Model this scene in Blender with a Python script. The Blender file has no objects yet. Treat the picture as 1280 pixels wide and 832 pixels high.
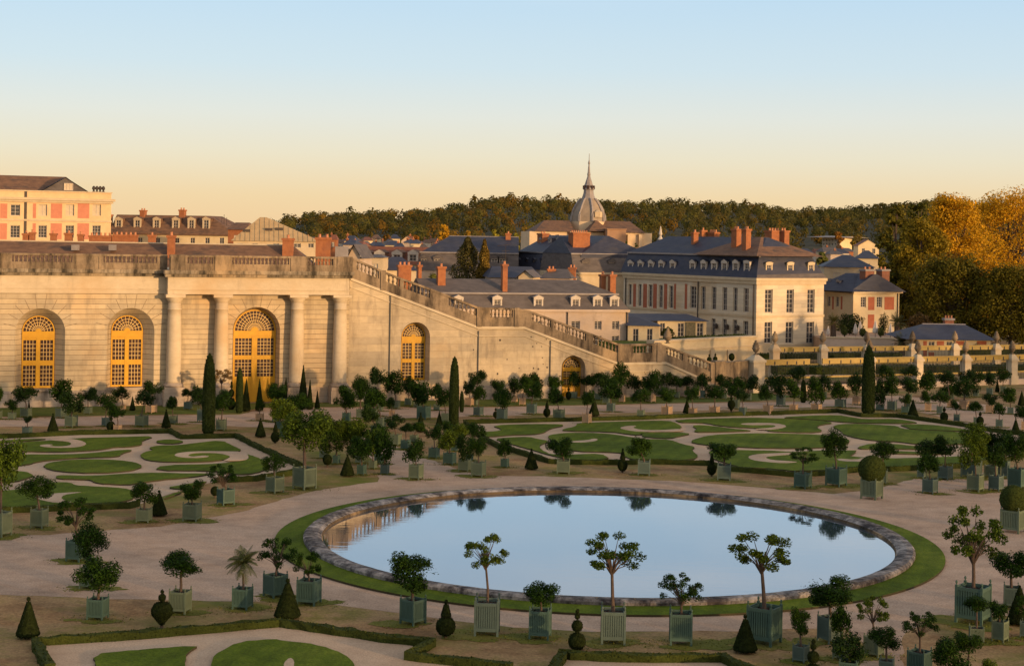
import bpy, math, random
from mathutils import Vector, Matrix
from mathutils.geometry import tessellate_polygon
R = random.Random(7)
rad = math.radians
scene = bpy.context.scene
COL = scene.collection

# ------------------------------------------------------------------ camera model (used to survey the place from the photo)
FPX, CX, CY, ROLL, H = 2000.0, 640.0, 298.2, 0.017, 14.4
cr, sr = math.cos(ROLL), math.sin(ROLL)
def ray(px, py):
    xc = (px-CX)/FPX; yc = -(py-CY)/FPX
    return (xc*cr - yc*sr, xc*sr + yc*cr)
def P(px, py, d):
    a, b = ray(px, py)
    return Vector((a*d, d, H+b*d))
def G(px, py, z=0.0):
    a, b = ray(px, py)
    d = (z-H)/b
    return Vector((a*d, d, z))
def mpp(d): return d/FPX

# ------------------------------------------------------------------ materials
MATS = {}
def new_mat(name):
    m = bpy.data.materials.new(name); m.use_nodes = True
    nt = m.node_tree
    return m, nt, nt.nodes['Principled BSDF']
def N(nt, t, **kw):
    n = nt.nodes.new(t)
    for k, v in kw.items(): setattr(n, k, v)
    return n
def ramp(nt, fac, stops, interp='LINEAR'):
    r = N(nt, 'ShaderNodeValToRGB'); r.color_ramp.interpolation = interp
    el = r.color_ramp.elements
    while len(el) > 1: el.remove(el[-1])
    el[0].position = stops[0][0]; el[0].color = (*stops[0][1], 1)
    for p, c in stops[1:]:
        e = el.new(p); e.color = (*c, 1)
    nt.links.new(fac, r.inputs['Fac'])
    return r.outputs['Color']
def noise(nt, vec, scale, detail=5, rough=.6):
    n = N(nt, 'ShaderNodeTexNoise'); n.inputs['Scale'].default_value = scale
    n.inputs['Detail'].default_value = detail; n.inputs['Roughness'].default_value = rough
    if vec is not None: nt.links.new(vec, n.inputs['Vector'])
    return n.outputs['Fac']
def mixc(nt, fac, a, b, mode='MIX'):
    m = N(nt, 'ShaderNodeMix', data_type='RGBA', blend_type=mode)
    if isinstance(fac, (int, float)): m.inputs[0].default_value = fac
    else: nt.links.new(fac, m.inputs[0])
    for i, v in ((6, a), (7, b)):
        if isinstance(v, tuple): m.inputs[i].default_value = (*v, 1)
        else: nt.links.new(v, m.inputs[i])
    return m.outputs[2]
def math_(nt, op, a, b=None):
    m = N(nt, 'ShaderNodeMath', operation=op)
    for i, v in enumerate((a, b)):
        if v is None: continue
        if isinstance(v, (int, float)): m.inputs[i].default_value = v
        else: nt.links.new(v, m.inputs[i])
    return m.outputs[0]
def worldpos(nt, scale=(1, 1, 1), rz=0.0):
    g = N(nt, 'ShaderNodeNewGeometry')
    mp = N(nt, 'ShaderNodeMapping'); mp.inputs['Scale'].default_value = scale
    mp.inputs['Rotation'].default_value = (0, 0, rz)
    nt.links.new(g.outputs['Position'], mp.inputs['Vector'])
    return mp.outputs['Vector']
def bump(nt, bs, h, strength=.3, dist=.03):
    b = N(nt, 'ShaderNodeBump'); b.inputs['Strength'].default_value = strength; b.inputs['Distance'].default_value = dist
    nt.links.new(h, b.inputs['Height']); nt.links.new(b.outputs['Normal'], bs.inputs['Normal'])

def mat(name, c1, c2=None, scale=1.5, rough=.8, stops=None, bmp=.0, bscale=None, sc=(1, 1, 1), spec=.3, dirt=None, dscale=.4, dlo=.5, dhi=.7):
    if name in MATS: return MATS[name]
    m, nt, bs = new_mat(name)
    bs.inputs['Roughness'].default_value = rough
    bs.inputs['Specular IOR Level'].default_value = spec
    v = worldpos(nt, sc)
    f = noise(nt, v, scale)
    c2 = c2 or tuple(x*.72 for x in c1)
    col = ramp(nt, f, stops or [(.3, c2), (.68, c1)])
    if dirt:
        f2 = noise(nt, v, dscale, 7, .68)
        msk = ramp(nt, f2, [(dlo, (0, 0, 0)), (dhi, (1, 1, 1))])
        col = mixc(nt, msk, col, dirt)
    nt.links.new(col, bs.inputs['Base Color'])
    if bmp: bump(nt, bs, noise(nt, v, bscale or scale*5, 6, .7), bmp, .05)
    MATS[name] = m
    return m

def leafmat(name, c, var=.45, trans=.25, rough=.55, hueobj=.0):
    m, nt, bs = new_mat(name)
    g = N(nt, 'ShaderNodeNewGeometry')
    lo = tuple(x*(1-var) for x in c); hi = (c[0]*(1+var)*1.05, c[1]*(1+var), c[2]*(1+var*.6))
    col = ramp(nt, g.outputs['Random Per Island'], [(0, lo), (.6, c), (1, hi)])
    oi = N(nt, 'ShaderNodeObjectInfo')
    tint = ramp(nt, oi.outputs['Random'], [(0, (.72, .82, .8)), (.5, (1, 1, 1)), (1, (1.22, 1.15, .8))])
    col = mixc(nt, 1.0, col, tint, 'MULTIPLY')
    nt.links.new(col, bs.inputs['Base Color'])
    bs.inputs['Roughness'].default_value = rough; bs.inputs['Specular IOR Level'].default_value = .08
    tr = N(nt, 'ShaderNodeBsdfTranslucent'); nt.links.new(col, tr.inputs['Color'])
    mx = N(nt, 'ShaderNodeMixShader'); mx.inputs[0].default_value = trans
    nt.links.new(bs.outputs[0], mx.inputs[1]); nt.links.new(tr.outputs[0], mx.inputs[2])
    nt.links.new(mx.outputs[0], nt.nodes['Material Output'].inputs['Surface'])
    MATS[name] = m
    return m

# ------------------------------------------------------------------ mesh builder
class MB:
    def __init__(s): s.v = []; s.f = []; s.mi = []; s.cur = 0; s.sm = False; s.smooth = []
    def face(s, pts):
        i = len(s.v); s.v.extend([tuple(p) for p in pts]); s.f.append(tuple(range(i, i+len(pts)))); s.mi.append(s.cur); s.smooth.append(s.sm)
    def mesh(s, vs, fs):
        i = len(s.v); s.v.extend([tuple(p) for p in vs])
        for f in fs: s.f.append(tuple(i+k for k in f)); s.mi.append(s.cur); s.smooth.append(s.sm)
    def hexa(s, b, t):      # bottom 4, top 4 (ccw from above)
        s.mesh(list(b)+list(t), [(3, 2, 1, 0), (4, 5, 6, 7), (0, 1, 5, 4), (1, 2, 6, 5), (2, 3, 7, 6), (3, 0, 4, 7)])
    def box(s, x0, x1, y0, y1, z0, z1, fn=None):
        fn = fn or (lambda x, y, z: (x, y, z))
        s.hexa([fn(x0, y0, z0), fn(x1, y0, z0), fn(x1, y1, z0), fn(x0, y1, z0)], [fn(x0, y0, z1), fn(x1, y0, z1), fn(x1, y1, z1), fn(x0, y1, z1)])
    def lathe(s, prof, n=12, c=(0, 0, 0), a0=0., fn=None, cap=True):
        fn = fn or (lambda x, y, z: (x, y, z))
        vs = []
        for r, z in prof:
            for k in range(n):
                a = a0+2*math.pi*k/n
                vs.append(fn(c[0]+r*math.cos(a), c[1]+r*math.sin(a), c[2]+z))
        fs = []
        for j in range(len(prof)-1):
            for k in range(n):
                k2 = (k+1) % n
                fs.append((j*n+k, j*n+k2, (j+1)*n+k2, (j+1)*n+k))
        if cap:
            fs.append(tuple(range(n-1, -1, -1))); fs.append(tuple((len(prof)-1)*n+k for k in range(n)))
        s.mesh(vs, fs)
    def tube(s, pts, rs, n=7):
        pts = [Vector(p) for p in pts]; vs = []; L = len(pts)
        for i, p in enumerate(pts):
            t = (pts[min(i+1, L-1)]-pts[max(i-1, 0)]).normalized()
            a = t.orthogonal().normalized() if abs(t.z) < .95 else Vector((1, 0, 0))
            a = (a - t*a.dot(t)).normalized(); b = t.cross(a)
            for k in range(n):
                th = 2*math.pi*k/n
                vs.append(p + (a*math.cos(th)+b*math.sin(th))*rs[i])
        fs = []
        for j in range(L-1):
            for k in range(n):
                k2 = (k+1) % n; fs.append((j*n+k, j*n+k2, (j+1)*n+k2, (j+1)*n+k))
        fs.append(tuple(range(n-1, -1, -1))); fs.append(tuple((L-1)*n+k for k in range(n)))
        s.mesh(vs, fs)
    def leaf(s, p, nrm, size, asp=.55, rng=R):
        n = Vector(nrm).normalized(); a = n.orthogonal().normalized()
        th = rng.random()*6.283; b = n.cross(a)
        d = a*math.cos(th)+b*math.sin(th); e = n.cross(d)
        p = Vector(p); h = size*.5; w = size*asp*.5
        s.face([p-d*h, p-d*h*.1-e*w+n*w*.25, p+d*h, p-d*h*.1+e*w+n*w*.25])
    def sheet(s, poly, z, h=0.):   # flat polygon in the ground plane, optionally with a side edge down to z-h
        pts = [Vector((p[0], p[1], 0)) for p in poly]
        tri = tessellate_polygon([pts])
        i = len(s.v); s.v.extend([(p.x, p.y, z) for p in pts])
        for t in tri:
            a, b, c = (pts[k] for k in t)
            if (b-a).cross(c-a).z < 0: t = t[::-1]
            s.f.append(tuple(i+k for k in t)); s.mi.append(s.cur); s.smooth.append(False)
        if h:
            c0 = s.cur; s.cur = 1
            n = len(pts)
            for k in range(n):
                a, b = pts[k], pts[(k+1) % n]
                s.face([(a.x, a.y, z-h), (b.x, b.y, z-h), (b.x, b.y, z), (a.x, a.y, z)])
            s.cur = c0
    def data(s, name, mats, origin=(0, 0, 0)):
        me = bpy.data.meshes.new(name)
        ox, oy, oz = origin
        me.from_pydata([(x-ox, y-oy, z-oz) for x, y, z in s.v], [], s.f)
        for m in (mats if isinstance(mats, (list, tuple)) else [mats]): me.materials.append(m)
        me.polygons.foreach_set('material_index', s.mi); me.polygons.foreach_set('use_smooth', s.smooth)
        me.update()
        return me
    def build(s, name, mats, parent=None, origin=None):
        if origin is None:
            origin = (0, 0, 0)
            r = parent
            while r is not None:
                if r.parent is None: origin = tuple(r.location)
                r = r.parent
        o = bpy.data.objects.new(name, s.data(name, mats, origin)); COL.objects.link(o)
        if parent is not None: o.parent = parent
        return o
def thing(name, label, cat, loc=(0, 0, 0), group=None):
    o = bpy.data.objects.new(name, None); COL.objects.link(o); o.location = loc
    o.empty_display_size = .5
    o['label'] = label; o['category'] = cat
    if group: o['group'] = group
    return o
def tag(o, label, cat, group=None):
    o['label'] = label; o['category'] = cat
    if group: o['group'] = group
    return o
def struct(o, kind='structure'): o['kind'] = kind; return o
def inst(name, me, parent, loc=(0, 0, 0), sc=(1, 1, 1), rz=0.):
    o = bpy.data.objects.new(name, me); COL.objects.link(o)
    o.location = loc; o.scale = sc; o.rotation_euler = (0, 0, rz)
    if parent is not None: o.parent = parent
    return o

class Fr:      # a vertical facade frame: u along the facade, y inwards, z up
    def __init__(s, A, B):
        s.o = Vector((A[0], A[1])); d = Vector((B[0]-A[0], B[1]-A[1])); s.len = d.length; s.ex = d.normalized()
        s.ey = Vector((-s.ex.y, s.ex.x)); s.ang = math.atan2(s.ex.y, s.ex.x)
    def W(s, u, y, z): 
        p = s.o+s.ex*u+s.ey*y
        return (p.x, p.y, z)
    def uz(s, px, py, y=0.):
        a, b = ray(px, py)
        d = (y+s.o.dot(s.ey))/(a*s.ey.x+s.ey.y)
        q = Vector((a*d, d))-s.o
        return q.dot(s.ex), H+b*d
    def u(s, px, py, y=0.): return s.uz(px, py, y)[0]
    def z(s, px, py, y=0.): return s.uz(px, py, y)[1]
def dframe(pxl, dl, pxr, dr, py=350):
    return Fr(P(pxl, py, dl), P(pxr, py, dr))
def arch_pts(uc, half, z0, zs, n=14):
    pts = [(uc-half, z0), (uc+half, z0)]
    for k in range(n+1):
        a = math.pi*k/n
        pts.append((uc+half*math.cos(a), zs+half*math.sin(a)))
    return pts
def rect_pts(u0, u1, z0, z1): return [(u0, z0), (u1, z0), (u1, z1), (u0, z1)]
def wall_face(mb, F, outer, holes, y=0., reveal=.25, inner=None, flip=False):
    loops = [[Vector((p[0], p[1], 0)) for p in outer]]+[[Vector((p[0], p[1], 0)) for p in h[::-1]] for h in holes]
    flat = [p for l in loops for p in l]
    base = len(mb.v); mb.v.extend([F.W(p.x, y, p.y) for p in flat])
    for t in tessellate_polygon(loops):
        a, b, c = (flat[k] for k in t)
        if (b-a).cross(c-a).z < 0: t = t[::-1]
        mb.f.append(tuple(base+k for k in t)); mb.mi.append(mb.cur); mb.smooth.append(False)
    for i, h in enumerate(holes):
        h2 = inner[i] if inner else h
        n = len(h)
        for k in range(n):
            a, b = h[k], h[(k+1) % n]; a2, b2 = h2[k], h2[(k+1) % n]
            mb.face([F.W(a[0], y, a[1]), F.W(a2[0], y+reveal, a2[1]), F.W(b2[0], y+reveal, b2[1]), F.W(b[0], y, b[1])])
def frustum(mb, F, r0, z0, r1, z1, top=False, bottom=False):
    (a0, a1, b0, b1), (c0, c1, d0, d1) = r0, r1
    b = [F.W(a0, b0, z0), F.W(a1, b0, z0), F.W(a1, b1, z0), F.W(a0, b1, z0)]
    t = [F.W(c0, d0, z1), F.W(c1, d0, z1), F.W(c1, d1, z1), F.W(c0, d1, z1)]
    fs = [(0, 1, 5, 4), (1, 2, 6, 5), (2, 3, 7, 6), (3, 0, 4, 7)]
    if top: fs.append((4, 5, 6, 7))
    if bottom: fs.append((3, 2, 1, 0))
    mb.mesh(b+t, fs)
# ------------------------------------------------------------------ material set
def ground_mat(name, stops, s1, s2, fine, fineamt, bmp=.4, third=None, streak=0, mow=0):
    m, nt, bs = new_mat(name); v = worldpos(nt)
    f1 = noise(nt, v, s1, 8, .62); f2 = noise(nt, v, s2, 8, .7); f3 = noise(nt, v, fine, 3, .7)
    f = math_(nt, 'ADD', math_(nt, 'MULTIPLY', f1, .65), math_(nt, 'MULTIPLY', f2, .35))
    col = ramp(nt, f, stops)
    g = ramp(nt, f3, [(.25, (1-fineamt,)*3), (.75, (1+fineamt,)*3)])
    col = mixc(nt, 1., col, g, 'MULTIPLY')
    if streak:
        g2 = ramp(nt, noise(nt, worldpos(nt, (.75, 1.15, 1)), .8, 8, .72), [(.36, (1-streak,)*3), (.5, (1, 1, 1)), (.66, (1+streak*.7,)*3)])
        col = mixc(nt, 1., col, g2, 'MULTIPLY')
    if mow:
        wv = N(nt, 'ShaderNodeTexWave'); wv.inputs['Scale'].default_value = .32; wv.inputs['Distortion'].default_value = .8; wv.inputs['Detail'].default_value = 2; nt.links.new(worldpos(nt, (1, .6, 1), .5), wv.inputs['Vector'])
        col = mixc(nt, 1., col, ramp(nt, wv.outputs['Fac'], [(.3, (1-mow,)*3), (.7, (1+mow,)*3)]), 'MULTIPLY')
    if third:
        tc, ts, lo, hi = third
        vv = worldpos(nt, (1, 1, 1)); mk = ramp(nt, noise(nt, vv, ts, 6, .65), [(lo, (0, 0, 0)), (hi, (1, 1, 1))])
        col = mixc(nt, mk, col, tc)
    nt.links.new(col, bs.inputs['Base Color']); bs.inputs['Roughness'].default_value = .95; bs.inputs['Specular IOR Level'].default_value = .1
    bump(nt, bs, math_(nt, 'ADD', math_(nt, 'MULTIPLY', f2, .5), f3), bmp, .04)
    MATS[name] = m; return m
M_ground = ground_mat('dry_verge', [(.36, (.15, .082, .036)), (.45, (.235, .142, .066)), (.52, (.30, .195, .092)), (.60, (.215, .165, .05)), (.66, (.155, .135, .032))], .2, 1.3, 8, .42, streak=.15, third=((.12, .132, .022), .13, .50, .66))
M_gravel = ground_mat('pale_gravel', [(.36, (.32, .22, .15)), (.46, (.40, .28, .195)), (.56, (.44, .315, .225)), (.66, (.37, .26, .18))], .13, 1.0, 12, .34, .5, streak=.17)
M_gravel2 = ground_mat('parterre_gravel', [(.36, (.36, .255, .17)), (.55, (.47, .345, .235)), (.7, (.50, .375, .265))], .2, 1.2, 14, .26, .5)
M_lawn = ground_mat('mown_lawn', [(.36, (.046, .070, .004)), (.5, (.074, .108, .006)), (.62, (.115, .145, .012)), (.7, (.15, .14, .03))], .22, 1.6, 9, .42, .6, mow=.06)
M_lawn2 = ground_mat('strip_grass', [(.36, (.07, .085, .02)), (.5, (.085, .115, .022)), (.66, (.16, .14, .05))], .2, 1.1, 11, .30, .6)
M_soil_edge = mat('soil_edge', (.055, .045, .02), rough=1)
M_hedge = ground_mat('clipped_box_hedge', [(.35, (.022, .030, .006)), (.55, (.038, .048, .009)), (.7, (.06, .066, .013))], .5, 3., 16, .45, .8)
def stone_mat(name, c_hi, c_lo, stain, slo=.5, shi=.72, groove=0., ang=0., streak=None, seam=.42, bstr=.35, warm=(.46, .31, .16), wl=.52, wh=.75, fine=0):
    m, nt, bs = new_mat(name)
    v = worldpos(nt)
    f = math_(nt, 'ADD', math_(nt, 'MULTIPLY', noise(nt, v, .35, 8, .66), .6), math_(nt, 'MULTIPLY', noise(nt, worldpos(nt, (1, 1, 2.2)), 1.6, 7, .7), .4))
    col = ramp(nt, f, [(.33, c_lo), (.6, c_hi)])
    w = ramp(nt, noise(nt, v, .13, 6, .6), [(wl, (0, 0, 0)), (wh, (1, 1, 1))])
    col = mixc(nt, w, col, warm)
    vs = worldpos(nt, (1, 1, .22))
    st = ramp(nt, noise(nt, vs, .9, 8, .7), [(slo, (0, 0, 0)), (shi, (1, 1, 1))])
    col = mixc(nt, st, col, stain)
    if fine:
        col = mixc(nt, 1., col, ramp(nt, noise(nt, v, fine, 6, .75), [(.38, (.25, .24, .25)), (.5, (.8, .8, .8)), (.62, (1.5, 1.45, 1.4))]), 'MULTIPLY')
    h = noise(nt, v, 5., 6, .7)
    if groove:
        g = N(nt, 'ShaderNodeNewGeometry'); sp = N(nt, 'ShaderNodeSeparateXYZ'); nt.links.new(g.outputs['Position'], sp.inputs[0])
        cx = math_(nt, 'ADD', math_(nt, 'MULTIPLY', sp.outputs[0], math.cos(ang)), math_(nt, 'MULTIPLY', sp.outputs[1], math.sin(ang)))
        cb = N(nt, 'ShaderNodeCombineXYZ'); nt.links.new(math_(nt, 'MULTIPLY', cx, .45), cb.inputs[0]); nt.links.new(sp.outputs[2], cb.inputs[1])
        br = N(nt, 'ShaderNodeTexBrick'); nt.links.new(cb.outputs[0], br.inputs['Vector'])
        br.inputs['Scale'].default_value = 1; br.inputs['Row Height'].default_value = seam; br.inputs['Brick Width'].default_value = 1.25
        br.inputs['Mortar Size'].default_value = .012; br.inputs['Mortar Smooth'].default_value = .3
        br.inputs['Color1'].default_value = (1.16, 1.12, 1.05, 1); br.inputs['Color2'].default_value = (.80, .80, .82, 1); br.inputs['Mortar'].default_value = (.95, .95, .95, 1)
        col = mixc(nt, .7, col, br.outputs['Color'], 'MULTIPLY')
        fr = math_(nt, 'FRACT', math_(nt, 'DIVIDE', sp.outputs[2], seam))
        gm = ramp(nt, fr, [(.0, (1, 1, 1)), (groove*.7, (1, 1, 1)), (groove, (0, 0, 0)), (1, (0, 0, 0))])
        col = mixc(nt, math_(nt, 'MULTIPLY', gm, .8), col, tuple(x*.35 for x in c_lo))
        h = math_(nt, 'SUBTRACT', math_(nt, 'MULTIPLY', h, .3), math_(nt, 'MULTIPLY', gm, 1.0))
    nt.links.new(col, bs.inputs['Base Color']); bs.inputs['Roughness'].default_value = .9; bs.inputs['Specular IOR Level'].default_value = .15
    bump(nt, bs, h, bstr, .06)
    MATS[name] = m; return m

# ------------------------------------------------------------------ facade line of the orangery and its stair
FO = Fr(G(0, 509.5), G(690, 497.6))
def OU(px, py=430, y=0.): return FO.u(px, py, y)
def OZ(py, px, y=0.): return FO.z(px, py, y)
M_banded = stone_mat('banded_limestone', (.50, .405, .265), (.375, .295, .185), (.23, .18, .12), .50, .76, groove=.11, ang=FO.ang)
M_stone = stone_mat('smooth_limestone', (.54, .44, .30), (.42, .335, .22), (.27, .21, .15), .58, .8)
M_stairstone = stone_mat('stair_limestone', (.49, .40, .27), (.345, .275, .18), (.19, .15, .105), .50, .74, groove=.02, ang=FO.ang, seam=.62)
M_weather = stone_mat('weathered_balustrade_stone', (.29, .215, .138), (.15, .11, .07), (.05, .038, .027), .43, .64, bstr=.6)
M_plinth = stone_mat('damp_plinth_stone', (.42, .35, .28), (.26, .21, .165), (.11, .09, .07), .48, .68, groove=.03, ang=FO.ang, seam=.55)
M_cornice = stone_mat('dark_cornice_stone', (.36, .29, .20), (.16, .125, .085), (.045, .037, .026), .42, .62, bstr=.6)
M_yellow = mat('yellow_ochre_paint', (.55, .29, .012), (.47, .235, .010), 2., .5)
M_bar = mat('cream_glazing_bar', (.62, .42, .16), (.52, .33, .12), 2., .6)
M_dark = mat('dark_glass_pane', (.050, .022, .012), (.03, .014, .009), 3, .3, spec=.3)
M_joint = mat('dark_joint', (.24, .175, .105), rough=1)

# ------------------------------------------------------------------ ground, paths, lawns
def sheet_holed(outer, hole, z, m, name):
    loops = [[Vector((p[0], p[1], 0)) for p in outer], [Vector((p[0], p[1], 0)) for p in hole[::-1]]]; flat = [p for l in loops for p in l]; mb = MB()
    mb.v = [(p.x, p.y, z) for p in flat]
    for t in tessellate_polygon(loops):
        a, b, c = (flat[k] for k in t)
        mb.f.append(tuple(t[::-1]) if (b-a).cross(c-a).z < 0 else tuple(t)); mb.mi.append(0); mb.smooth.append(False)
    return struct(mb.build(name, m))
PC = (4.77, 77.1); PR = 14.45
def circ(r, n=96, c=PC): return [(c[0]+r*math.cos(2*math.pi*k/n), c[1]+r*math.sin(2*math.pi*k/n)) for k in range(n)]
sheet_holed([(-3500, -700), (3500, -700), (3500, 6000), (-3500, 6000)], circ(PR-.3), 0, M_ground, 'ground')
def gpoly(pts): return [G(x, y) for x, y in pts]
def smooth_poly(pts, it=2, closed=True):
    pts = [Vector((p[0], p[1])) for p in pts]
    for _ in range(it):
        q = []
        n = len(pts)
        for k in range(n):
            a, b = pts[k], pts[(k+1) % n]
            q += [a*.75+b*.25, a*.25+b*.75]
        pts = q
    return pts
def jag(poly, amp, seg=.8, seed=1):
    rr = random.Random(seed); out = []
    n = len(poly)
    for k in range(n):
        a, b = Vector(poly[k][:2]), Vector(poly[(k+1) % n][:2]); d = b-a; L = d.length
        m = max(1, int(L/seg)); nn = Vector((-d.y, d.x))/max(L, 1e-6)
        for j in range(m): out.append(a+d*(j/m)+nn*rr.uniform(-amp, amp))
    return out
ring = gpoly([(-60, 668), (60, 668), (200, 658), (300, 640), (345, 626), (400, 612), (470, 602), (478, 588), (455, 560), (440, 540), (470, 538), (490, 556), (520, 568), (560, 582), (600, 595), (680, 595), (760, 598), (850, 601), (960, 610), (1040, 617), (1090, 612), (1150, 596), (1180, 600), (1230, 590), (1300, 596), (1340, 640), (1340, 760), (1250, 770), (1180, 768), (1130, 790), (1125, 850), (1050, 850), (1090, 815), (1060, 785), (960, 787), (850, 789), (740, 789), (640, 784), (560, 774), (480, 764), (400, 752), (330, 752), (240, 750), (120, 748), (0, 742), (-80, 742)])
sheet_holed(jag(ring, .12, .7, 3), circ(PR-.3), .004, M_gravel, 'gravel_path')
back = gpoly([(-80, 522), (60, 521), (200, 519), (300, 518), (330, 510), (420, 509), (600, 509), (800, 505), (1000, 502), (1110, 493), (1180, 500), (1300, 512), (1300, 545), (1210, 530), (1140, 512), (1050, 508), (900, 512), (750, 517), (600, 520), (480, 523), (450, 524), (415, 535), (300, 533), (240, 529), (100, 532), (-80, 534)])
mb = MB(); mb.sheet(jag(back, .12, .8, 4), .004)
struct(mb.build('gravel_path', M_gravel))
f1 = gpoly([(-80, 508), (0, 509), (200, 507), (300, 503), (700, 496), (950, 491), (1000, 495), (950, 501), (820, 504), (600, 508), (420, 508), (330, 509), (296, 516), (200, 518), (60, 520), (-80, 521)])
mb = MB(); mb.sheet(jag(f1, .1, .8, 5), .010)
struct(mb.build('grass_strip', M_lawn2))
# fine gravel beds of the parterres, with mown lawns cut into scrolls
left_bed = [(-60, 550), (20, 547.5), (100, 543.5), (160, 542.6), (213, 541.5), (226, 549), (295, 547.5), (320, 560), (375, 585), (366, 592), (320, 600), (268, 602), (215, 616), (172, 631), (160, 634), (69, 637), (0, 640), (-60, 642)]
right_bed = [(581, 530), (640, 528.6), (800, 524.8), (880, 521.2), (960, 518.8), (1047, 516), (1077, 521.6), (1120, 521.8), (1205, 533.5), (1239, 540), (1290, 546), (1300, 556), (1262, 575), (1201, 584), (1120, 588), (1072, 589), (1019, 594), (992, 595), (960, 592), (915, 588), (886, 581), (815, 579), (775, 580), (712, 579.5), (687, 578.5), (640, 564), (626, 560.5), (607, 551), (590, 540)]
front_bed = [(44, 806), (160, 799), (320, 785.5), (350, 782.5), (480, 802), (540, 808.5), (526, 816), (512, 824), (640, 838), (700, 900), (100, 900), (62, 838)]
front_bed2 = [(704, 822), (714, 824), (800, 827), (904, 827), (950, 850), (960, 900), (700, 900)]
for k, b in enumerate((left_bed, right_bed, front_bed, front_bed2)):
    mb = MB(); mb.sheet(gpoly(b), .008)
    struct(mb.build('parterre_gravel', M_gravel2))
LL = [
 [(-8, 553.5), (15, 550.5), (62, 549.2), (42, 551.3), (15, 553), (-8, 555)],
 [(86, 549), (160, 547), (194, 546), (175, 553), (179, 556.5), (160, 560), (144, 559.5), (130, 562.5), (110, 564.5), (75, 565.8), (40, 565.5), (24, 564.5), (17, 560), (18, 556.5), (30, 553.5), (56, 552), (75, 551.5)],
 [(26, 569), (75, 569.4), (112, 567.8), (144, 564.4), (160, 563), (166, 563.8), (152, 568), (148, 572), (112, 572.8), (88, 573.8), (70, 575.6), (50, 577.5), (32, 582.5), (10, 583), (-20, 580), (0, 572)],
 [(116+61*math.cos(a*math.pi/20), 583.7+8.5*math.sin(a*math.pi/20)) for a in range(40)],
 [(-20, 588), (26, 590), (36, 592), (43, 596), (30, 600), (22, 603), (0, 604), (-20, 604)],
 [(69, 596), (80, 595), (112, 596.3), (160, 593), (198, 592), (229, 593), (259, 593), (260, 594.5), (235, 598), (198, 601), (172, 605), (160, 607.3), (120, 605.3), (114, 601), (108, 600.5), (70, 599.5)],
 [(66, 604), (88, 604.3), (94, 608), (112, 609), (144, 610.5), (162, 612.5), (168, 617), (168, 624), (152, 629), (112, 630.8), (88, 629.5), (68, 632), (40, 635), (0, 636.5), (-30, 637.5), (-30, 616), (0, 615), (25, 613), (50, 610)],
 [(212+16.5*math.cos(a*math.pi/12), 553+2.5*math.sin(a*math.pi/12)) for a in range(24)],
 [(184, 561), (198, 557.7), (222, 557.7), (247, 554.4), (277, 551.3), (291, 558), (304, 564.5), (285, 566.3), (289, 571.5), (282, 575.6), (260, 578), (210, 578.8), (182, 576.2), (175, 570.6), (179, 566.2), (194, 563)],
 [(192, 589), (203, 582.5), (267, 581.3), (290, 578.8), (307, 577), (312, 573), (307, 568.3), (318, 571.5), (334, 578), (338, 586), (320, 592.5), (300, 594.5), (290, 592.5), (262, 589.3)],
 [(209, 610.5), (222, 608.5), (245, 604), (262, 602.6), (240, 610.5), (222, 612.5)],
 [(202, 626), (212, 619), (228, 615.5), (222, 619)]]
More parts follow.
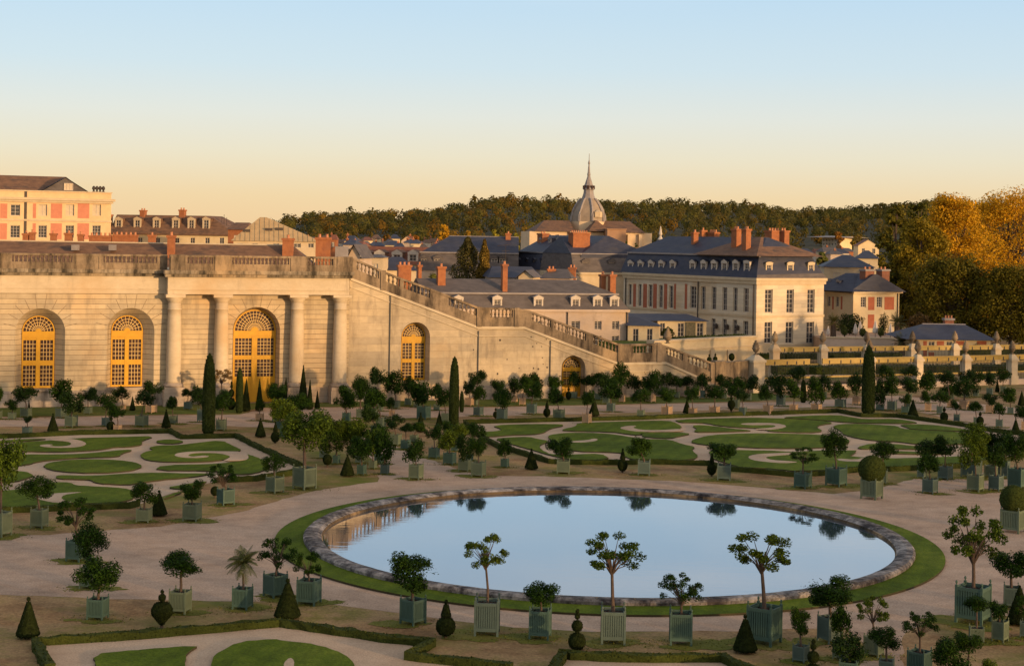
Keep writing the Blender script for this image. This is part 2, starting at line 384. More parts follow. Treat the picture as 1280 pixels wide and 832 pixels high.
LR = [
 [(614, 532.5), (661, 531), (702, 531), (705, 533), (690, 536), (684, 539), (679, 542), (665, 544), (640, 544.5), (612, 547), (604, 546), (602, 541), (620, 540), (629, 538)],
 [(616, 549.5), (640, 547.5), (661, 547), (672, 549.5), (688, 552.5), (674, 557), (676, 563), (690, 570), (718, 569), (752, 568), (763, 575), (720, 576), (700, 573), (676, 566.5), (652, 559.5), (634, 554.5)],
 [(685, 546), (692, 543.8), (708, 542), (734, 541.8), (760, 543), (781, 546), (800, 549.5), (815, 550), (838, 550.5), (852, 556), (870, 559.5), (864, 564), (874, 571), (866, 575.5), (815, 577), (790, 575), (780, 571), (779, 567), (758, 566), (720, 565), (690, 560), (692, 553), (686, 549)],
 [(722, 531), (728, 529.3), (800, 527), (836, 526.5), (846, 530), (854, 535.5), (838, 539.5), (810, 540), (800, 545), (784, 543.5), (765, 540.5), (703, 539.5), (704, 537), (718, 534.5)],
 [(800, 541.7), (851, 541.2), (865, 543.3), (850, 546), (838, 549), (815, 547.8), (803, 546.5)],
 [(843, 525.5), (900, 523.5), (960, 522.8), (1030, 527), (1043, 529.5), (1025, 532), (1020, 535), (1030, 540), (1010, 541.8), (962, 540), (957, 538.2), (950, 536), (920, 535), (895, 532.5), (885, 529.8), (865, 529), (850, 529)],
 [(864, 533), (875, 532), (895, 533.8), (912, 536.3), (940, 538.8), (932, 540), (875, 541.3), (866, 540), (872, 537)],
 [(861, 553), (874, 548), (888, 545), (912, 543.2), (960, 542.3), (1030, 544.3), (1057, 548.8), (1063, 551.5), (1058, 556), (1030, 561), (960, 561.3), (912, 559), (876, 556.5)],
 [(886, 566), (893, 563), (922, 563.5), (965, 564.5), (990, 566), (1030, 564), (1070, 564), (1069, 567), (1062, 571), (1075, 572.5), (1120, 574), (1200, 571.5), (1238, 566), (1262, 562), (1275, 566), (1240, 574), (1201, 580), (1120, 584.5), (1072, 586), (1030, 588.5), (992, 589.5), (960, 586.5), (925, 585), (905, 579), (890, 574)],
 [(974, 522.5), (1010, 520.5), (1047, 519.5), (1065, 522.5), (1080, 525), (1120, 524.2), (1150, 529), (1135, 530), (1110, 530), (1060, 529), (1035, 526.5), (1000, 524)],
 [(1040, 534), (1050, 531), (1075, 530.5), (1105, 532.3), (1122, 533.5), (1126, 536.5), (1145, 538.5), (1200, 540.8), (1240, 547), (1235, 554), (1200, 556), (1170, 557), (1145, 556), (1125, 553), (1090, 551.5), (1072, 548.5), (1055, 544.5), (1050, 538.5)],
 [(1124, 531.5), (1157, 531), (1200, 536), (1215, 540.5), (1198, 539.6), (1140, 537.5), (1130, 534)],
 [(1069, 560.5), (1090, 555), (1120, 556), (1146, 559), (1180, 560), (1180, 563.5), (1146, 562.5), (1120, 562), (1098, 561.5), (1080, 562.3)],
 [(1098, 565.2), (1120, 564.6), (1146, 566), (1190, 566), (1190, 568.5), (1146, 568.7), (1120, 567.8), (1100, 568)]]
LF = [[(115, 820), (160, 815.5), (251, 808.5), (236, 816), (231, 823), (234, 850), (240, 900), (130, 900), (122, 840)],
 [(264, 829), (268, 822), (275, 817), (296, 804.5), (345, 800.5), (352, 803), (400, 808), (430, 820), (443, 832), (448, 860), (440, 900), (270, 900), (262, 845)]]
for grp in (LL, LR, LF):
    for pl in grp:
        mb = MB(); q = gpoly(pl)
        mb.sheet(jag(smooth_poly(q, 1) if len(pl) < 24 else q, .035, .3, len(pl)), .09, .08)
        struct(mb.build('lawn', [M_lawn, M_soil_edge]))
curls = [
 [(62, 549.6), (86, 549.3), (100, 551.5), (109, 555.5), (104, 559), (90, 560.8), (70, 561), (55, 560), (48, 558.3), (56, 556.6), (68, 557), (60, 558.4), (72, 559.6), (86, 558.5), (90, 555.5), (84, 553), (62, 551.5)],
 [(306, 565.8), (270, 565.2), (240, 565.5), (222, 567.5), (217, 570.3), (224, 572.8), (240, 574), (258, 573), (262, 571.5), (255, 570.6), (248, 571.4), (240, 572.2), (234, 570.6), (240, 568), (256, 567.2), (275, 568), (289, 571.5), (285, 574.5), (278, 577.5), (306, 576.8), (312, 573)],
 [(40, 623.2), (55, 619.5), (78, 617.5), (104, 616.5), (94, 618), (80, 620), (76, 624), (80, 627), (92, 629.6), (70, 630.2), (55, 627.5)],
 [(714, 552.6), (735, 551.3), (742, 549.1), (748, 550.2), (744, 552.7), (730, 554.2), (714, 554.2)],
 [(773, 536), (784, 533.3), (797, 533.2), (790, 535.5), (800, 538.3), (822, 539), (854, 536.8), (854, 540.4), (800, 541), (784, 538.9)],
 [(925, 530.6), (940, 529.5), (970, 529.8), (985, 533.5), (976, 536.8), (960, 538.4), (940, 537.4), (963, 536), (971, 533.8), (965, 532), (945, 532.6), (928, 531.8)],
 [(934, 572.5), (942, 569.3), (960, 568), (990, 566.8), (1000, 568.6), (962, 571.3), (956, 573.2), (964, 576.2), (985, 577.6), (1000, 578.8), (980, 580.4), (955, 578.4), (940, 576.2)],
 [(1045, 574.2), (1070, 576), (1080, 573), (1096, 574), (1082, 578.4), (1050, 577.8)],
 [(354, 832), (362, 824), (368, 828), (367, 838), (356, 838)]]
for c in curls:
    mb = MB(); mb.sheet(smooth_poly(gpoly(c), 1), .095, .02)
    mb.mi = [0]*len(mb.mi)
    struct(mb.build('gravel_scroll', [M_gravel2, M_gravel2]))
# worn green tufts around the tubs are added with the tubs
def hedge(pts, w, h, label):
    mb = MB(); P0 = [Vector(G(x, y)[:2]) for x, y in pts]
    rr = random.Random(len(pts))
    # resample
    q = []
    for a, b in zip(P0[:-1], P0[1:]):
        n = max(1, int((b-a).length/.45))
        q += [a+(b-a)*(j/n) for j in range(n)]
    q.append(P0[-1]); L = []
    for i, p in enumerate(q):
        t = (q[min(i+1, len(q)-1)]-q[max(i-1, 0)]).normalized(); nn = Vector((-t.y, t.x))
        e = lambda s: rr.uniform(-s, s)
        L.append([(*(p+nn*(w/2+e(.05))), 0), (*(p+nn*(w/2*.92+e(.05))), h+e(.05)), (*(p+nn*e(.05)), h*1.03+e(.04)), (*(p-nn*(w/2*.92+e(.05))), h+e(.05)), (*(p-nn*(w/2+e(.05))), 0)])
    for a, b in zip(L[:-1], L[1:]):
        for k in range(4): mb.face([a[k], b[k], b[k+1], a[k+1]])
    for e_ in (L[0], L[-1]): mb.face(e_)
    mb.cur = 1
    for a, b in zip(L[:-1], L[1:]):
        for k in range(16):
            j = rr.randrange(4); s = rr.random(); t = rr.random()
            p = Vector(a[j])*(1-s)*(1-t)+Vector(b[j])*s*(1-t)+Vector(a[j+1])*(1-s)*t+Vector(b[j+1])*s*t
            mb.leaf(p, (rr.uniform(-1, 1), rr.uniform(-1, 1), rr.uniform(.1, 1)), .11, .7, rr)
    o = mb.build('box_hedge', [M_hedge, MATS['hedge_leaf']])
    return tag(o, label, 'hedge', 'low box hedges edging the parterres')
leafmat('hedge_leaf', (.040, .050, .010), .5)
HW, HH = .32, .30
hedge([(-60, 549.5), (20, 547), (100, 543), (160, 542), (213, 541), (227, 548.5), (295, 547), (320, 559.5), (376, 585)], HW, HH, 'low clipped hedge along the far side of the left scrolled lawn')
hedge([(378, 587), (366, 593), (320, 601), (268, 603)], HW, HH, 'short low hedge at the near right corner of the left scrolled lawn')
hedge([(172, 632), (160, 635), (69, 638), (0, 641), (-60, 643)], HW, HH, 'low clipped hedge along the near side of the left scrolled lawn')
hedge([(607, 551.5), (590, 540), (581, 529.5), (640, 528), (800, 524.4), (880, 520.6), (960, 518.2), (1047, 515.4), (1077, 521), (1120, 521.3), (1205, 533), (1239, 539.5), (1300, 546.5)], HW, HH, 'long low hedge along the far side of the large right lawn')
hedge([(607, 551.5), (626, 561), (640, 564.5), (687, 579), (712, 580), (775, 580.5), (815, 579.5), (886, 581.5), (915, 588.5), (960, 592.5), (992, 595.5), (1019, 594.5), (1072, 589.5), (1120, 588.5), (1201, 584.5), (1262, 575.5), (1300, 562)], HW, HH, 'long low hedge along the near side of the large right lawn')
hedge([(62, 840), (44, 806), (160, 798.5), (320, 785), (350, 782), (480, 801.5), (540, 808), (526, 815.5), (511, 824), (640, 838)], .36, .27, 'low notched hedge round the nearest lawn, at the bottom left')
hedge([(690, 845), (704, 822), (714, 823.5), (800, 826.5), (904, 826.5), (950, 850)], .36, .27, 'low hedge at the bottom edge between ball topiary and small pyramid')

# ------------------------------------------------------------------ round basin
M_rim = stone_mat('mottled_rim_stone', (.29, .265, .245), (.14, .125, .115), (.04, .034, .034), .46, .62, bstr=.4, warm=(.20, .155, .12), fine=1.7)
M_rimin = stone_mat('wet_rim_stone', (.13, .09, .05), (.06, .042, .025), (.02, .017, .014), .45, .65, bstr=.6)
t = thing('stone_basin', 'round stone rimmed basin of still water in the middle of the garden', 'basin', (PC[0], PC[1], 0))
mb = MB(); mb.sm = False; NS = 180
prof = [(0, .0), (.02, .24), (-.08, .33), (-.36, .335), (-.66, .30), (-.84, .22)]
prof2 = [(-.84, .22), (-.90, .1), (-1.02, -.05), (-1.02, -.6)]
rr = random.Random(5)
def lathe_ring(mb, prof, wob):
    rows = []
    for k in range(NS):
        a = 2*math.pi*k/NS; w = rr.uniform(-wob, wob)
        rows.append([(PC[0]+(PR+r+rr.uniform(-wob, wob)*.6)*math.cos(a), PC[1]+(PR+r+rr.uniform(-wob, wob)*.6)*math.sin(a), z+w*.5) for r, z in prof])
    for k in range(NS):
        a, b = rows[k], rows[(k+1) % NS]
        for j in range(len(prof)-1): mb.face([a[j], b[j], b[j+1], a[j+1]])
lathe_ring(mb, prof, .012)
mb.build('basin_rim', M_rim, t)
mb = MB(); lathe_ring(mb, prof2, .0); mb.build('basin_wall', M_rimin, t)
mb = MB(); mb.face([(-.40, -.02, .35), (-.08, -.02, .345), (-.08, .02, .345), (-.40, .02, .35)]); JM = mb.data('rim_joint', M_joint)
for k in range(60):
    a = 2*math.pi*(k+.2)/60; inst('rim_joint', JM, t, (PR*math.cos(a), PR*math.sin(a), 0), (1, 1, 1), a)
m, nt, bs = new_mat('still_water')
bs.inputs['Base Color'].default_value = (.05, .075, .10, 1); bs.inputs['Roughness'].default_value = .02
v = worldpos(nt, (.25, 1, 1)); bump(nt, bs, noise(nt, v, 2.6, 4, .55), .016, .1)
gl = N(nt, 'ShaderNodeBsdfGlossy'); gl.inputs['Color'].default_value = (.86, .90, .95, 1); gl.inputs['Roughness'].default_value = .015
nt.links.new(bs.inputs['Normal'].links[0].from_socket, gl.inputs['Normal'])
fr = N(nt, 'ShaderNodeFresnel'); fr.inputs['IOR'].default_value = 2.4
mx = N(nt, 'ShaderNodeMixShader'); nt.links.new(fr.outputs[0], mx.inputs[0]); nt.links.new(bs.outputs[0], mx.inputs[1]); nt.links.new(gl.outputs[0], mx.inputs[2])
nt.links.new(mx.outputs[0], nt.nodes['Material Output'].inputs['Surface'])
mb = MB(); mb.sheet(circ(PR-.9, 120), .10); struct(mb.build('water', m))
mb = MB(); c1 = circ(PR-.02, 120); c2 = jag(circ(PR+1.35, 120), .03, .5)
c2 = circ(PR+1.35, 120)
for k in range(120):
    k2 = (k+1) % 120
    mb.face([(c1[k][0], c1[k][1], .12), (c1[k2][0], c1[k2][1], .12), (c2[k2][0], c2[k2][1], .09), (c2[k][0], c2[k][1], .09)][::-1])
    mb.cur = 1; mb.face([(c2[k][0], c2[k][1], .09), (c2[k2][0], c2[k2][1], .09), (c2[k2][0], c2[k2][1], .0), (c2[k][0], c2[k][1], .0)][::-1]); mb.cur = 0
struct(mb.build('grass_ring', [M_lawn, M_soil_edge]))

# ------------------------------------------------------------------ orangery
org = thing('orangery', 'long pale limestone orangery with arched yellow windows, columned door and balustrade', 'building', FO.W(10, 0, 0))
uE = OU(437, 360)
zc0 = OZ(344.5, 100); zc1 = OZ(336, 100); zfr = OZ(360.5, 100); zar = OZ(366.5, 100); zsill = OZ(486, 48)
zrail = OZ(317, 100)
def arch_hole(xc, half_px, ytop, yspring, ybot, y=0.):
    uc, zt = FO.uz(xc, ytop, y); u1 = FO.u(xc+half_px, ytop, y); h = u1-uc
    return uc, h, FO.z(xc, ybot, y), zt-h
w1 = arch_hole(51, 31, 385.3, 0, 486); w2 = arch_hole(164, 29.5, 384.8, 0, 484)
YIN = 1.15
def inner_of(xc, half_px, ytop, ybot):
    uc, zt = FO.uz(xc, ytop, YIN); h = FO.u(xc+half_px, ytop, YIN)-uc
    return uc, h, FO.z(xc, ybot, YIN), zt-h
i1 = inner_of(48.3, 20.3, 394.3, 485); i2 = inner_of(159, 19.6, 393.8, 483.5)
dr = arch_hole(321, 29.5, 383.5, 0, 506); di = inner_of(318.5, 26.4, 386.5, 506)
# the main wall steps back behind the portico columns only by shade; one plane
mb = MB()
holes = [arch_pts(w1[0], w1[1], w1[2], w1[3], 18), arch_pts(w2[0], w2[1], w2[2], w2[3], 18), arch_pts(dr[0], dr[1], 0.02, dr[3], 18)]
inn = [arch_pts(i1[0], i1[1], i1[2], i1[3], 18), arch_pts(i2[0], i2[1], i2[2], i2[3], 18), arch_pts(di[0], di[1], 0.02, di[3], 18)]
uL = OU(-120)
wall_face(mb, FO, [(uL, 0), (uE, 0), (uE, zar), (uL, zar)], holes, 0., YIN, inn)
mb.build('wall', M_banded, org)
mb = MB()       # plain band above the courses, cornice and terrace body
def ob(mb, u0, u1, y0, y1, z0, z1): mb.box(u0, u1, y0, y1, z0, z1, lambda u, y, z: FO.W(u, y, z))
up0, up1 = FO.u(210, 360, -1.3), FO.u(437, 360, -1.3)
ob(mb, uL, up0, -.06, 2, zar+.004, zfr-.05); ob(mb, uL, up0, -.10, 2, zfr-.045, zfr+.02); ob(mb, uL, up0, -.05, 2, zfr+.024, zc0)
ob(mb, up0, up1, -1.22, 2, zar+.004, zfr-.05); ob(mb, up0-.05, up1+.05, -1.30, 2, zfr-.045, zfr+.02); ob(mb, up0, up1, -1.2, 2, zfr+.024, zc0)
mb.build('entablature', M_stone, org)
mb = MB()
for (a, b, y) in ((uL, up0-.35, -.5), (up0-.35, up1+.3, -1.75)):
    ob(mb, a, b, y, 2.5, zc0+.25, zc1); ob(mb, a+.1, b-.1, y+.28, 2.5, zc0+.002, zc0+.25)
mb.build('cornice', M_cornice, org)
mb = MB()       # terrace slab behind
ob(mb, uL, OU(437), 2.2, 12, .1, zc1-.05); ob(mb, uL, OU(437), .3, 2.2, zar+.3, zc1-.05); mb.build('terrace_body', M_stone, org)
# plinth
zp = OZ(487.5, 100)
for a, b in ((uL, w1[0]-w1[1]), (w1[0]+w1[1], w2[0]-w2[1]), (w2[0]+w2[1], up0), (up0, dr[0]-dr[1]-.05), (dr[0]+dr[1]+.05, uE+.3)):
    mb = MB(); ob(mb, a, b, -.16, .1, 0, zp-.15); ob(mb, a, b, -.10, .1, zp-.148, zp); mb.build('plinth', M_plinth, org)
for w in (w1, w2):
    mb = MB(); ob(mb, w[0]-w[1]+.004, w[0]+w[1]-.004, -.10, .6, 0, w[2]-.2); ob(mb, w[0]-w[1]+.004, w[0]+w[1]-.004, -.2, 1.1, w[2]-.198, w[2]-.01); mb.build('window_sill', M_plinth, org)
def voussoirs(parent, uc, half, zs, ztop, n=9, name='voussoir_joint', y=-.004):
    mb = MB()
    for k in range(n+1):
        a = rad(14+152*k/n); r0 = half+.03; r1 = half+(1.0 if k not in (n//2, n//2+1) else 1.5)
        r1 = min(r1, (ztop-zs)/max(math.sin(a), .3))
        d = Vector((math.cos(a), math.sin(a))); e = Vector((-d.y, d.x))*.022
        q = [Vector((uc, zs))+d*r0-e, Vector((uc, zs))+d*r0+e, Vector((uc, zs))+d*r1+e, Vector((uc, zs))+d*r1-e]
        mb.face([FO.W(p.x, y, p.y) for p in q][::-1])
    mb.build(name, M_joint, parent)
for w in (w1, w2, dr): voussoirs(org, w[0], w[1], w[3], zar-.05)

def arch_window(parent, spec, y, name, tiers, cols, rows, solid_bottom=0., rings=3, spokes=11, hub=.18, transom=.11):
    """yellow frame, fan light and lattice panels standing in an arched opening"""
    uc, h, z0, zs = spec; F = FO
    W = lambda u, yy, z: F.W(uc+u, y+yy, z)
    mb = MB(); bx = lambda a, b, c, d, y0=-.0, y1=.12: mb.box(a, b, y0, y1, c, d, W)
    H_ = zs-z0; fw = h*.09
    def arcband(r0, r1, y0, y1, n=20):
        for k in range(n):
            a, b = math.pi*k/n, math.pi*(k+1)/n
            q = [(r1*math.cos(a), r1*math.sin(a)), (r1*math.cos(b), r1*math.sin(b)), (r0*math.cos(b), r0*math.sin(b)), (r0*math.cos(a), r0*math.sin(a))]
            mb.face([W(u, y0, zs+z) for u, z in q]); 
            mb.face([W(q[2][0], y0, zs+q[2][1]), W(q[3][0], y0, zs+q[3][1]), W(q[3][0], y1, zs+q[3][1]), W(q[2][0], y1, zs+q[2][1])])
    arcband(h*.93, h*1.0, -.02, .12)
    arcband(0.001, h*hub, -.02, .1, 10)
    # frame
    zt = zs
    bx(-h, h, zt-H_*transom, zt, -.06, .12)
    bx(-h, -h+fw, z0, zt-H_*transom-.002); bx(h-fw, h, z0, zt-H_*transom-.002)
    bx(-h*.13, h*.13, z0+.002, zt-H_*transom-.002, -.03, .12)
    zb = z0+solid_bottom; zT = zt-H_*transom
    if solid_bottom: 
        bx(-h+fw+.002, -h*.13-.002, z0, zb, .01, .1); bx(h*.13+.002, h-fw-.002, z0, zb, .01, .1)
    th = (zT-zb)/tiers
    for t_ in range(tiers):
        for sgn in (-1, 1):
            a, b = (-h+fw+.002, -h*.13-.002) if sgn < 0 else (h*.13+.002, h-fw-.002)
            c = zb+t_*th
            bx(a, b, c, c+th*.10, -.01, .1); bx(a, b, c+th*.90, c+th, -.01, .1)
    fo = mb.build(name, M_yellow, parent)
    mb2 = MB(); bb = lambda a, b, c, d: mb2.box(a, b, .02, .07, c, d, W)
    bw = .022
    for t_ in range(tiers):
        for sgn in (-1, 1):
            a, b = (-h+fw, -h*.13) if sgn < 0 else (h*.13, h-fw)
            c = zb+t_*th+th*.10; d = zb+t_*th+th*.90
            for k in range(1, cols): 
                u = a+(b-a)*k/cols; bb(u-bw, u+bw, c, d)
            for k in range(1, rows):
                z = c+(d-c)*k/rows
                for j in range(cols):
                    ua = a+(b-a)*j/cols+bw; ub = a+(b-a)*(j+1)/cols-bw
                    bb(ua, ub, z-bw, z+bw)
    def radial(a, r0, r1, w):
        d = Vector((math.cos(a), math.sin(a))); e = Vector((-d.y, d.x))*w
        q = [d*r0-e, d*r1-e, d*r1+e, d*r0+e]
        mb2.face([W(p.x, .015, zs+p.y) for p in q])
    for k in range(1, spokes): radial(math.pi*k/spokes, h*hub, h*.94, bw)
    for j in range(1, rings+1):
        r = h*(hub+(0.94-hub)*j/(rings+1)); n = 24
        for k in range(n):
            a, b = math.pi*k/n, math.pi*(k+1)/n
            mb2.face([W(rr_*math.cos(t_), .012, zs+rr_*math.sin(t_)) for rr_, t_ in ((r-bw, a), (r+bw, a), (r+bw, b), (r-bw, b))])
    mb2.build('glazing_bar', M_bar, fo)
    mb3 = MB()
    pts = arch_pts(0, h*.99, z0, zs, 20)
    mb3.face([W(u, .09, z) for u, z in pts])
    mb3.build('pane', M_dark, fo)
arch_window(org, i1, YIN-.12, 'arched_window', 2, 4, 5)
arch_window(org, i2, YIN-.12, 'arched_window', 2, 4, 5)
arch_window(org, (di[0], di[1], .02, di[3]), YIN-.12, 'door', 2, 5, 5, solid_bottom=2.0, rings=4, spokes=17, transom=.075)
# columns
def column(px):
    yc = -.62
    uc, _ = FO.uz(px, 430, yc); z0 = OZ(506.5, px, yc); z1 = OZ(483, px, yc); zs0 = OZ(477.5, px, yc); zcap = OZ(378, px, yc)
    z0 = 0
    c = FO.W(uc, yc, 0); mb = MB()
    r0, r1 = .62, .53
    mb.sm = True
    mb.lathe([(r0*1.04, zs0), (r0, zs0+.12), (r0*.995, zs0+2), (r0*.96, zs0+4), (r1*1.03, zcap-1.2), (r1, zcap-.6), (r1*1.1, zcap-.58), (r1*1.1, zcap-.5), (r1, zcap-.48), (r1, zcap)], 24, c)
    o = mb.build('column', M_stone, org)
    mb = MB(); mb.sm = True; mb.lathe([(r0*1.28, z1), (r0*1.34, z1+.1), (r0*1.28, z1+.22), (r0*1.1, z1+.26), (r0*1.1, zs0)], 24, c)
    mb.build('column_base', M_plinth, o)
    mb = MB(); q = lambda u, y, z: FO.W(uc+u, yc+y, z)
    mb.sm = True; mb.lathe([(r1, zcap), (r1*1.02, zcap+.1), (r1*1.4, zcap+.38), (r1*1.42, zcap+.44)], 24, c); mb.sm = False
    mb.box(-r1*1.5, r1*1.5, -r1*1.5, r1*1.5, zcap+.442, zar-.004, q)
    mb.build('capital', M_stone, o)
    mb = MB(); mb.box(-r0*1.42, r0*1.42, -r0*1.42, r0*1.42, 0, z1-.3, q); mb.box(-r0*1.36, r0*1.36, -r0*1.36, r0*1.36, z1-.298, z1-.002, q)
    mb.build('pedestal', M_plinth, o)
for px in (217.5, 276.5, 371, 424.8): column(px)

# ------------------------------------------------------------------ balusters
mb = MB(); mb.sm = True
mb.lathe([(.09, 0), (.09, .06), (.05, .09), (.10, .22), (.11, .30), (.055, .50), (.045, .62), (.07, .68), (.09, .72), (.09, .8)], 8)
BAL = mb.data('baluster', M_weather)
hb = OZ(319.5, 100)-OZ(327.5, 100)
def wthing(o): return tuple(o.location)
def balustrade_flat(root, bal, u0, u1, y, z0, zr, segs):
    """z0 foot, zr rail top; segs: list of (ua, ub) filled with balusters, the rest solid"""
    lx, ly, lz = wthing(root); zb = z0+(zr-z0)*.45; zt = zr-.17; sp = .33
    for ua, ub in segs:
        n = max(1, round((ub-ua)/sp))
        for k in range(n):
            p = FO.W(ua+(ub-ua)*(k+.5)/n, y, zb)
            inst('baluster', BAL, bal, (p[0]-lx, p[1]-ly, zb-lz), (1, 1, (zt-zb)/.8))
def solid_between(mb, u0, u1, y, z0, zr, segs, hw=.2):
    zb = z0+(zr-z0)*.45; zt = zr-.17
    ob(mb, u0, u1, y-hw-.04, y+hw+.04, zt, zr)          # rail
    ob(mb, u0, u1, y-hw, y+hw, z0, zb-.003)               # lower course
    c = u0
    for ua, ub in sorted(segs)+[(u1, u1)]:
        if ua-c > .05: ob(mb, c, ua, y-hw+.01, y+hw-.01, zb-.002, zt-.001)
        c = ub
yb1, yb2 = -.15, -1.35
s1 = [(FO.u(a, 322, yb1), FO.u(b, 322, yb1)) for a, b in ((-60, -8), (15, 90), (129, 196))]
s2 = [(FO.u(a, 322, yb2), FO.u(b, 322, yb2)) for a, b in ((234, 266), (290, 361), (385, 416))]
mb = MB(); ub0 = FO.u(212, 322, yb2); ub1 = FO.u(440, 322, yb2)
zr2 = FO.z(300, 319.5, yb2)
solid_between(mb, uL, ub0-.05, yb1, zc1-.02, zrail, s1)
solid_between(mb, ub0, ub1, yb2, zc1-.018, zr2, s2)
for a in (94.5, 124, 206): 
    u = FO.u(a, 322, yb1); ob(mb, u-.03, u+.03, yb1-.26, yb1-.2, zc1, zrail-.2)
for a, b in ((213, 231), (268, 286), (363, 381), (421, 440)):
    ob(mb, FO.u(a, 322, yb2), FO.u(b, 322, yb2), yb2-.27, yb2+.27, zc1, zr2+.02)
bal = mb.build('balustrade', M_weather, org)
balustrade_flat(org, bal, 0, 0, yb1, zc1-.02, zrail, s1[1:]); balustrade_flat(org, bal, 0, 0, yb2, zc1-.018, zr2, s2)

# ------------------------------------------------------------------ great stair
M_hole = mat('bullet_hole', (.08, .06, .045), rough=1)
st = thing('stone_staircase', 'tall limestone stair wing descending rightward in flights with balustrades and arched openings', 'staircase', FO.W(OU(690), 0, 0))
def pt(px, py, y=0.): return FO.uz(px, py, y)
cop = [(438, 350), (598, 411), (655, 411), (773, 456), (832, 455), (893, 482)]     # underside of the coping
C = [pt(x, y) for x, y in cop]
sw = arch_hole(520, 18, 402.5, 0, 476); sd = arch_hole(717, 15, 444, 0, 493)
swi = inner_of(516.5, 14.8, 404.3, 475.5); sdi = inner_of(714, 11.3, 446, 493)
swi = (swi[0], swi[1], sw[2], min(swi[3], sw[3])); sdi = (sdi[0], sdi[1], 0.02, min(sdi[3], sd[3]))
poly = [(uE+.003, 0), (C[-1][0], 0)]+[(u, z) for u, z in C[::-1]][:-1]+[(uE+.003, C[0][1])]
mb = MB()
wall_face(mb, FO, poly, [arch_pts(sw[0], sw[1], sw[2], sw[3], 16), arch_pts(sd[0], sd[1], .02, sd[3], 16)], .02, 1.13, [arch_pts(swi[0], swi[1], swi[2], swi[3], 16), arch_pts(sdi[0], sdi[1], .02, sdi[3], 16)])
mb.build('wall', M_stairstone, st)
mb = MB(); bw_ = [(uE, 0)]
for (a, b) in zip(C[:-1], C[1:]):       # body of the stair behind the wall: solid to the back
    q = [FO.W(a[0], 1.2, 0), FO.W(b[0], 1.2, 0), FO.W(b[0], 13, 0), FO.W(a[0], 13, 0)]
    t_ = [FO.W(a[0], 1.2, a[1]), FO.W(b[0], 1.2, b[1]), FO.W(b[0], 13, b[1]), FO.W(a[0], 13, a[1])]
    mb.hexa(q, t_)
mb.build('stair_body', M_stairstone, st)
mb = MB()       # steps inside the flights
for (a, b) in ((C[0], C[1]), (C[2], C[3]), (C[4], C[5])):
    n = 34
    for k in range(n):
        ua, ub_ = a[0]+(b[0]-a[0])*k/n, a[0]+(b[0]-a[0])*(k+1)/n; z = a[1]+(b[1]-a[1])*k/n
        ob(mb, ua, ub_-.002, .3, 11, z-.5, z+.06)
mb.build('steps', M_plinth, st)
def slope_box(mb, a, b, y0, y1, d0, d1):
    mb.hexa([FO.W(a[0], y0, a[1]+d0), FO.W(b[0], y0, b[1]+d0), FO.W(b[0], y1, b[1]+d0), FO.W(a[0], y1, a[1]+d0)],
            [FO.W(a[0], y0, a[1]+d1), FO.W(b[0], y0, b[1]+d1), FO.W(b[0], y1, b[1]+d1), FO.W(a[0], y1, a[1]+d1)])
mb = MB()
for a, b in zip(C[:-1], C[1:]): slope_box(mb, a, b, -.10, .4, 0.002, .22); slope_box(mb, a, b, -.05, .018, -.65, -.58)
mb.build('coping', M_stone, st)
rails = [(439, 321), (479, 338.5), (501, 347), (539, 360.5), (599, 384), (646, 385), (662, 388), (775, 430), (824, 429), (830, 431), (891, 453)]
RC = [pt(x, y, -.1) for x, y in rails]
def coz(u):
    for a, b in zip(C[:-1], C[1:]):
        if a[0] <= u <= b[0]: return a[1]+(b[1]-a[1])*(u-a[0])/(b[0]-a[0])
    return C[-1][1] if u > C[-1][0] else C[0][1]
def raz(u):
    for a, b in zip(RC[:-1], RC[1:]):
        if a[0] <= u <= b[0]: return a[1]+(b[1]-a[1])*(u-a[0])/(b[0]-a[0])
    return RC[-1][1] if u > RC[-1][0] else RC[0][1]
bsegs = [(446, 474), (479, 500), (505, 538), (561, 597), (613, 641), (665, 689), (693, 733), (742, 773), (790, 815), (833, 854), (860, 888)]
mbs = MB(); lower = MB(); first = True; last = RC[0][0]
S = [(pt(a, 350, -.1)[0], pt(b, 350, -.1)[0]) for a, b in bsegs]
S = []
for a, b in bsegs:
    ya = next(y0+(y1-y0)*(a-x0)/(x1-x0) for (x0, y0), (x1, y1) in zip(rails[:-1], rails[1:]) if x0 <= a <= x1)
    S.append((pt(a, ya, -.1)[0], pt(b, ya+4, -.1)[0]))
knots = sorted(set([RC[0][0], RC[-1][0]]+[r[0] for r in RC]+[c[0] for c in C if RC[0][0] < c[0] < RC[-1][0]]+[x for s_ in S for x in s_]))
def inb(u): return any(a < u < b for a, b in S)
for a, b in zip(knots[:-1], knots[1:]):
    if b-a < .02: continue
    m_ = (a+b)/2; za, zb_ = raz(a+.001), raz(b-.001); ca, cb = coz(a+.001)+.222, coz(b-.001)+.222
    def sb(y0, y1, p0, p1, q0, q1): mbs.hexa([FO.W(a, y0, p0), FO.W(b, y0, q0), FO.W(b, y1, q0), FO.W(a, y1, p0)], [FO.W(a, y0, p1), FO.W(b, y0, q1), FO.W(b, y1, q1), FO.W(a, y1, p1)])
    sb(-.14, .34, za-.19, za, zb_-.19, zb_)
    la = ca+(za-ca)*.5; lb = cb+(zb_-cb)*.5
    sb(-.08, .28, ca, la, cb, lb)
    if not inb(m_): sb(-.09, .27, la+.001, za-.191, lb+.001, zb_-.191)
for px, py in ((599, 395), (646, 395), (775, 440), (824, 440), (479, 345), (891, 465)):
    u = pt(px, py, -.1)[0]; ob(mbs, u-.22, u+.22, -.18, .38, coz(u)+.2, raz(u)+.04)
sbal = mbs.build('balustrade', M_weather, st)
lx, ly, lz = st.location
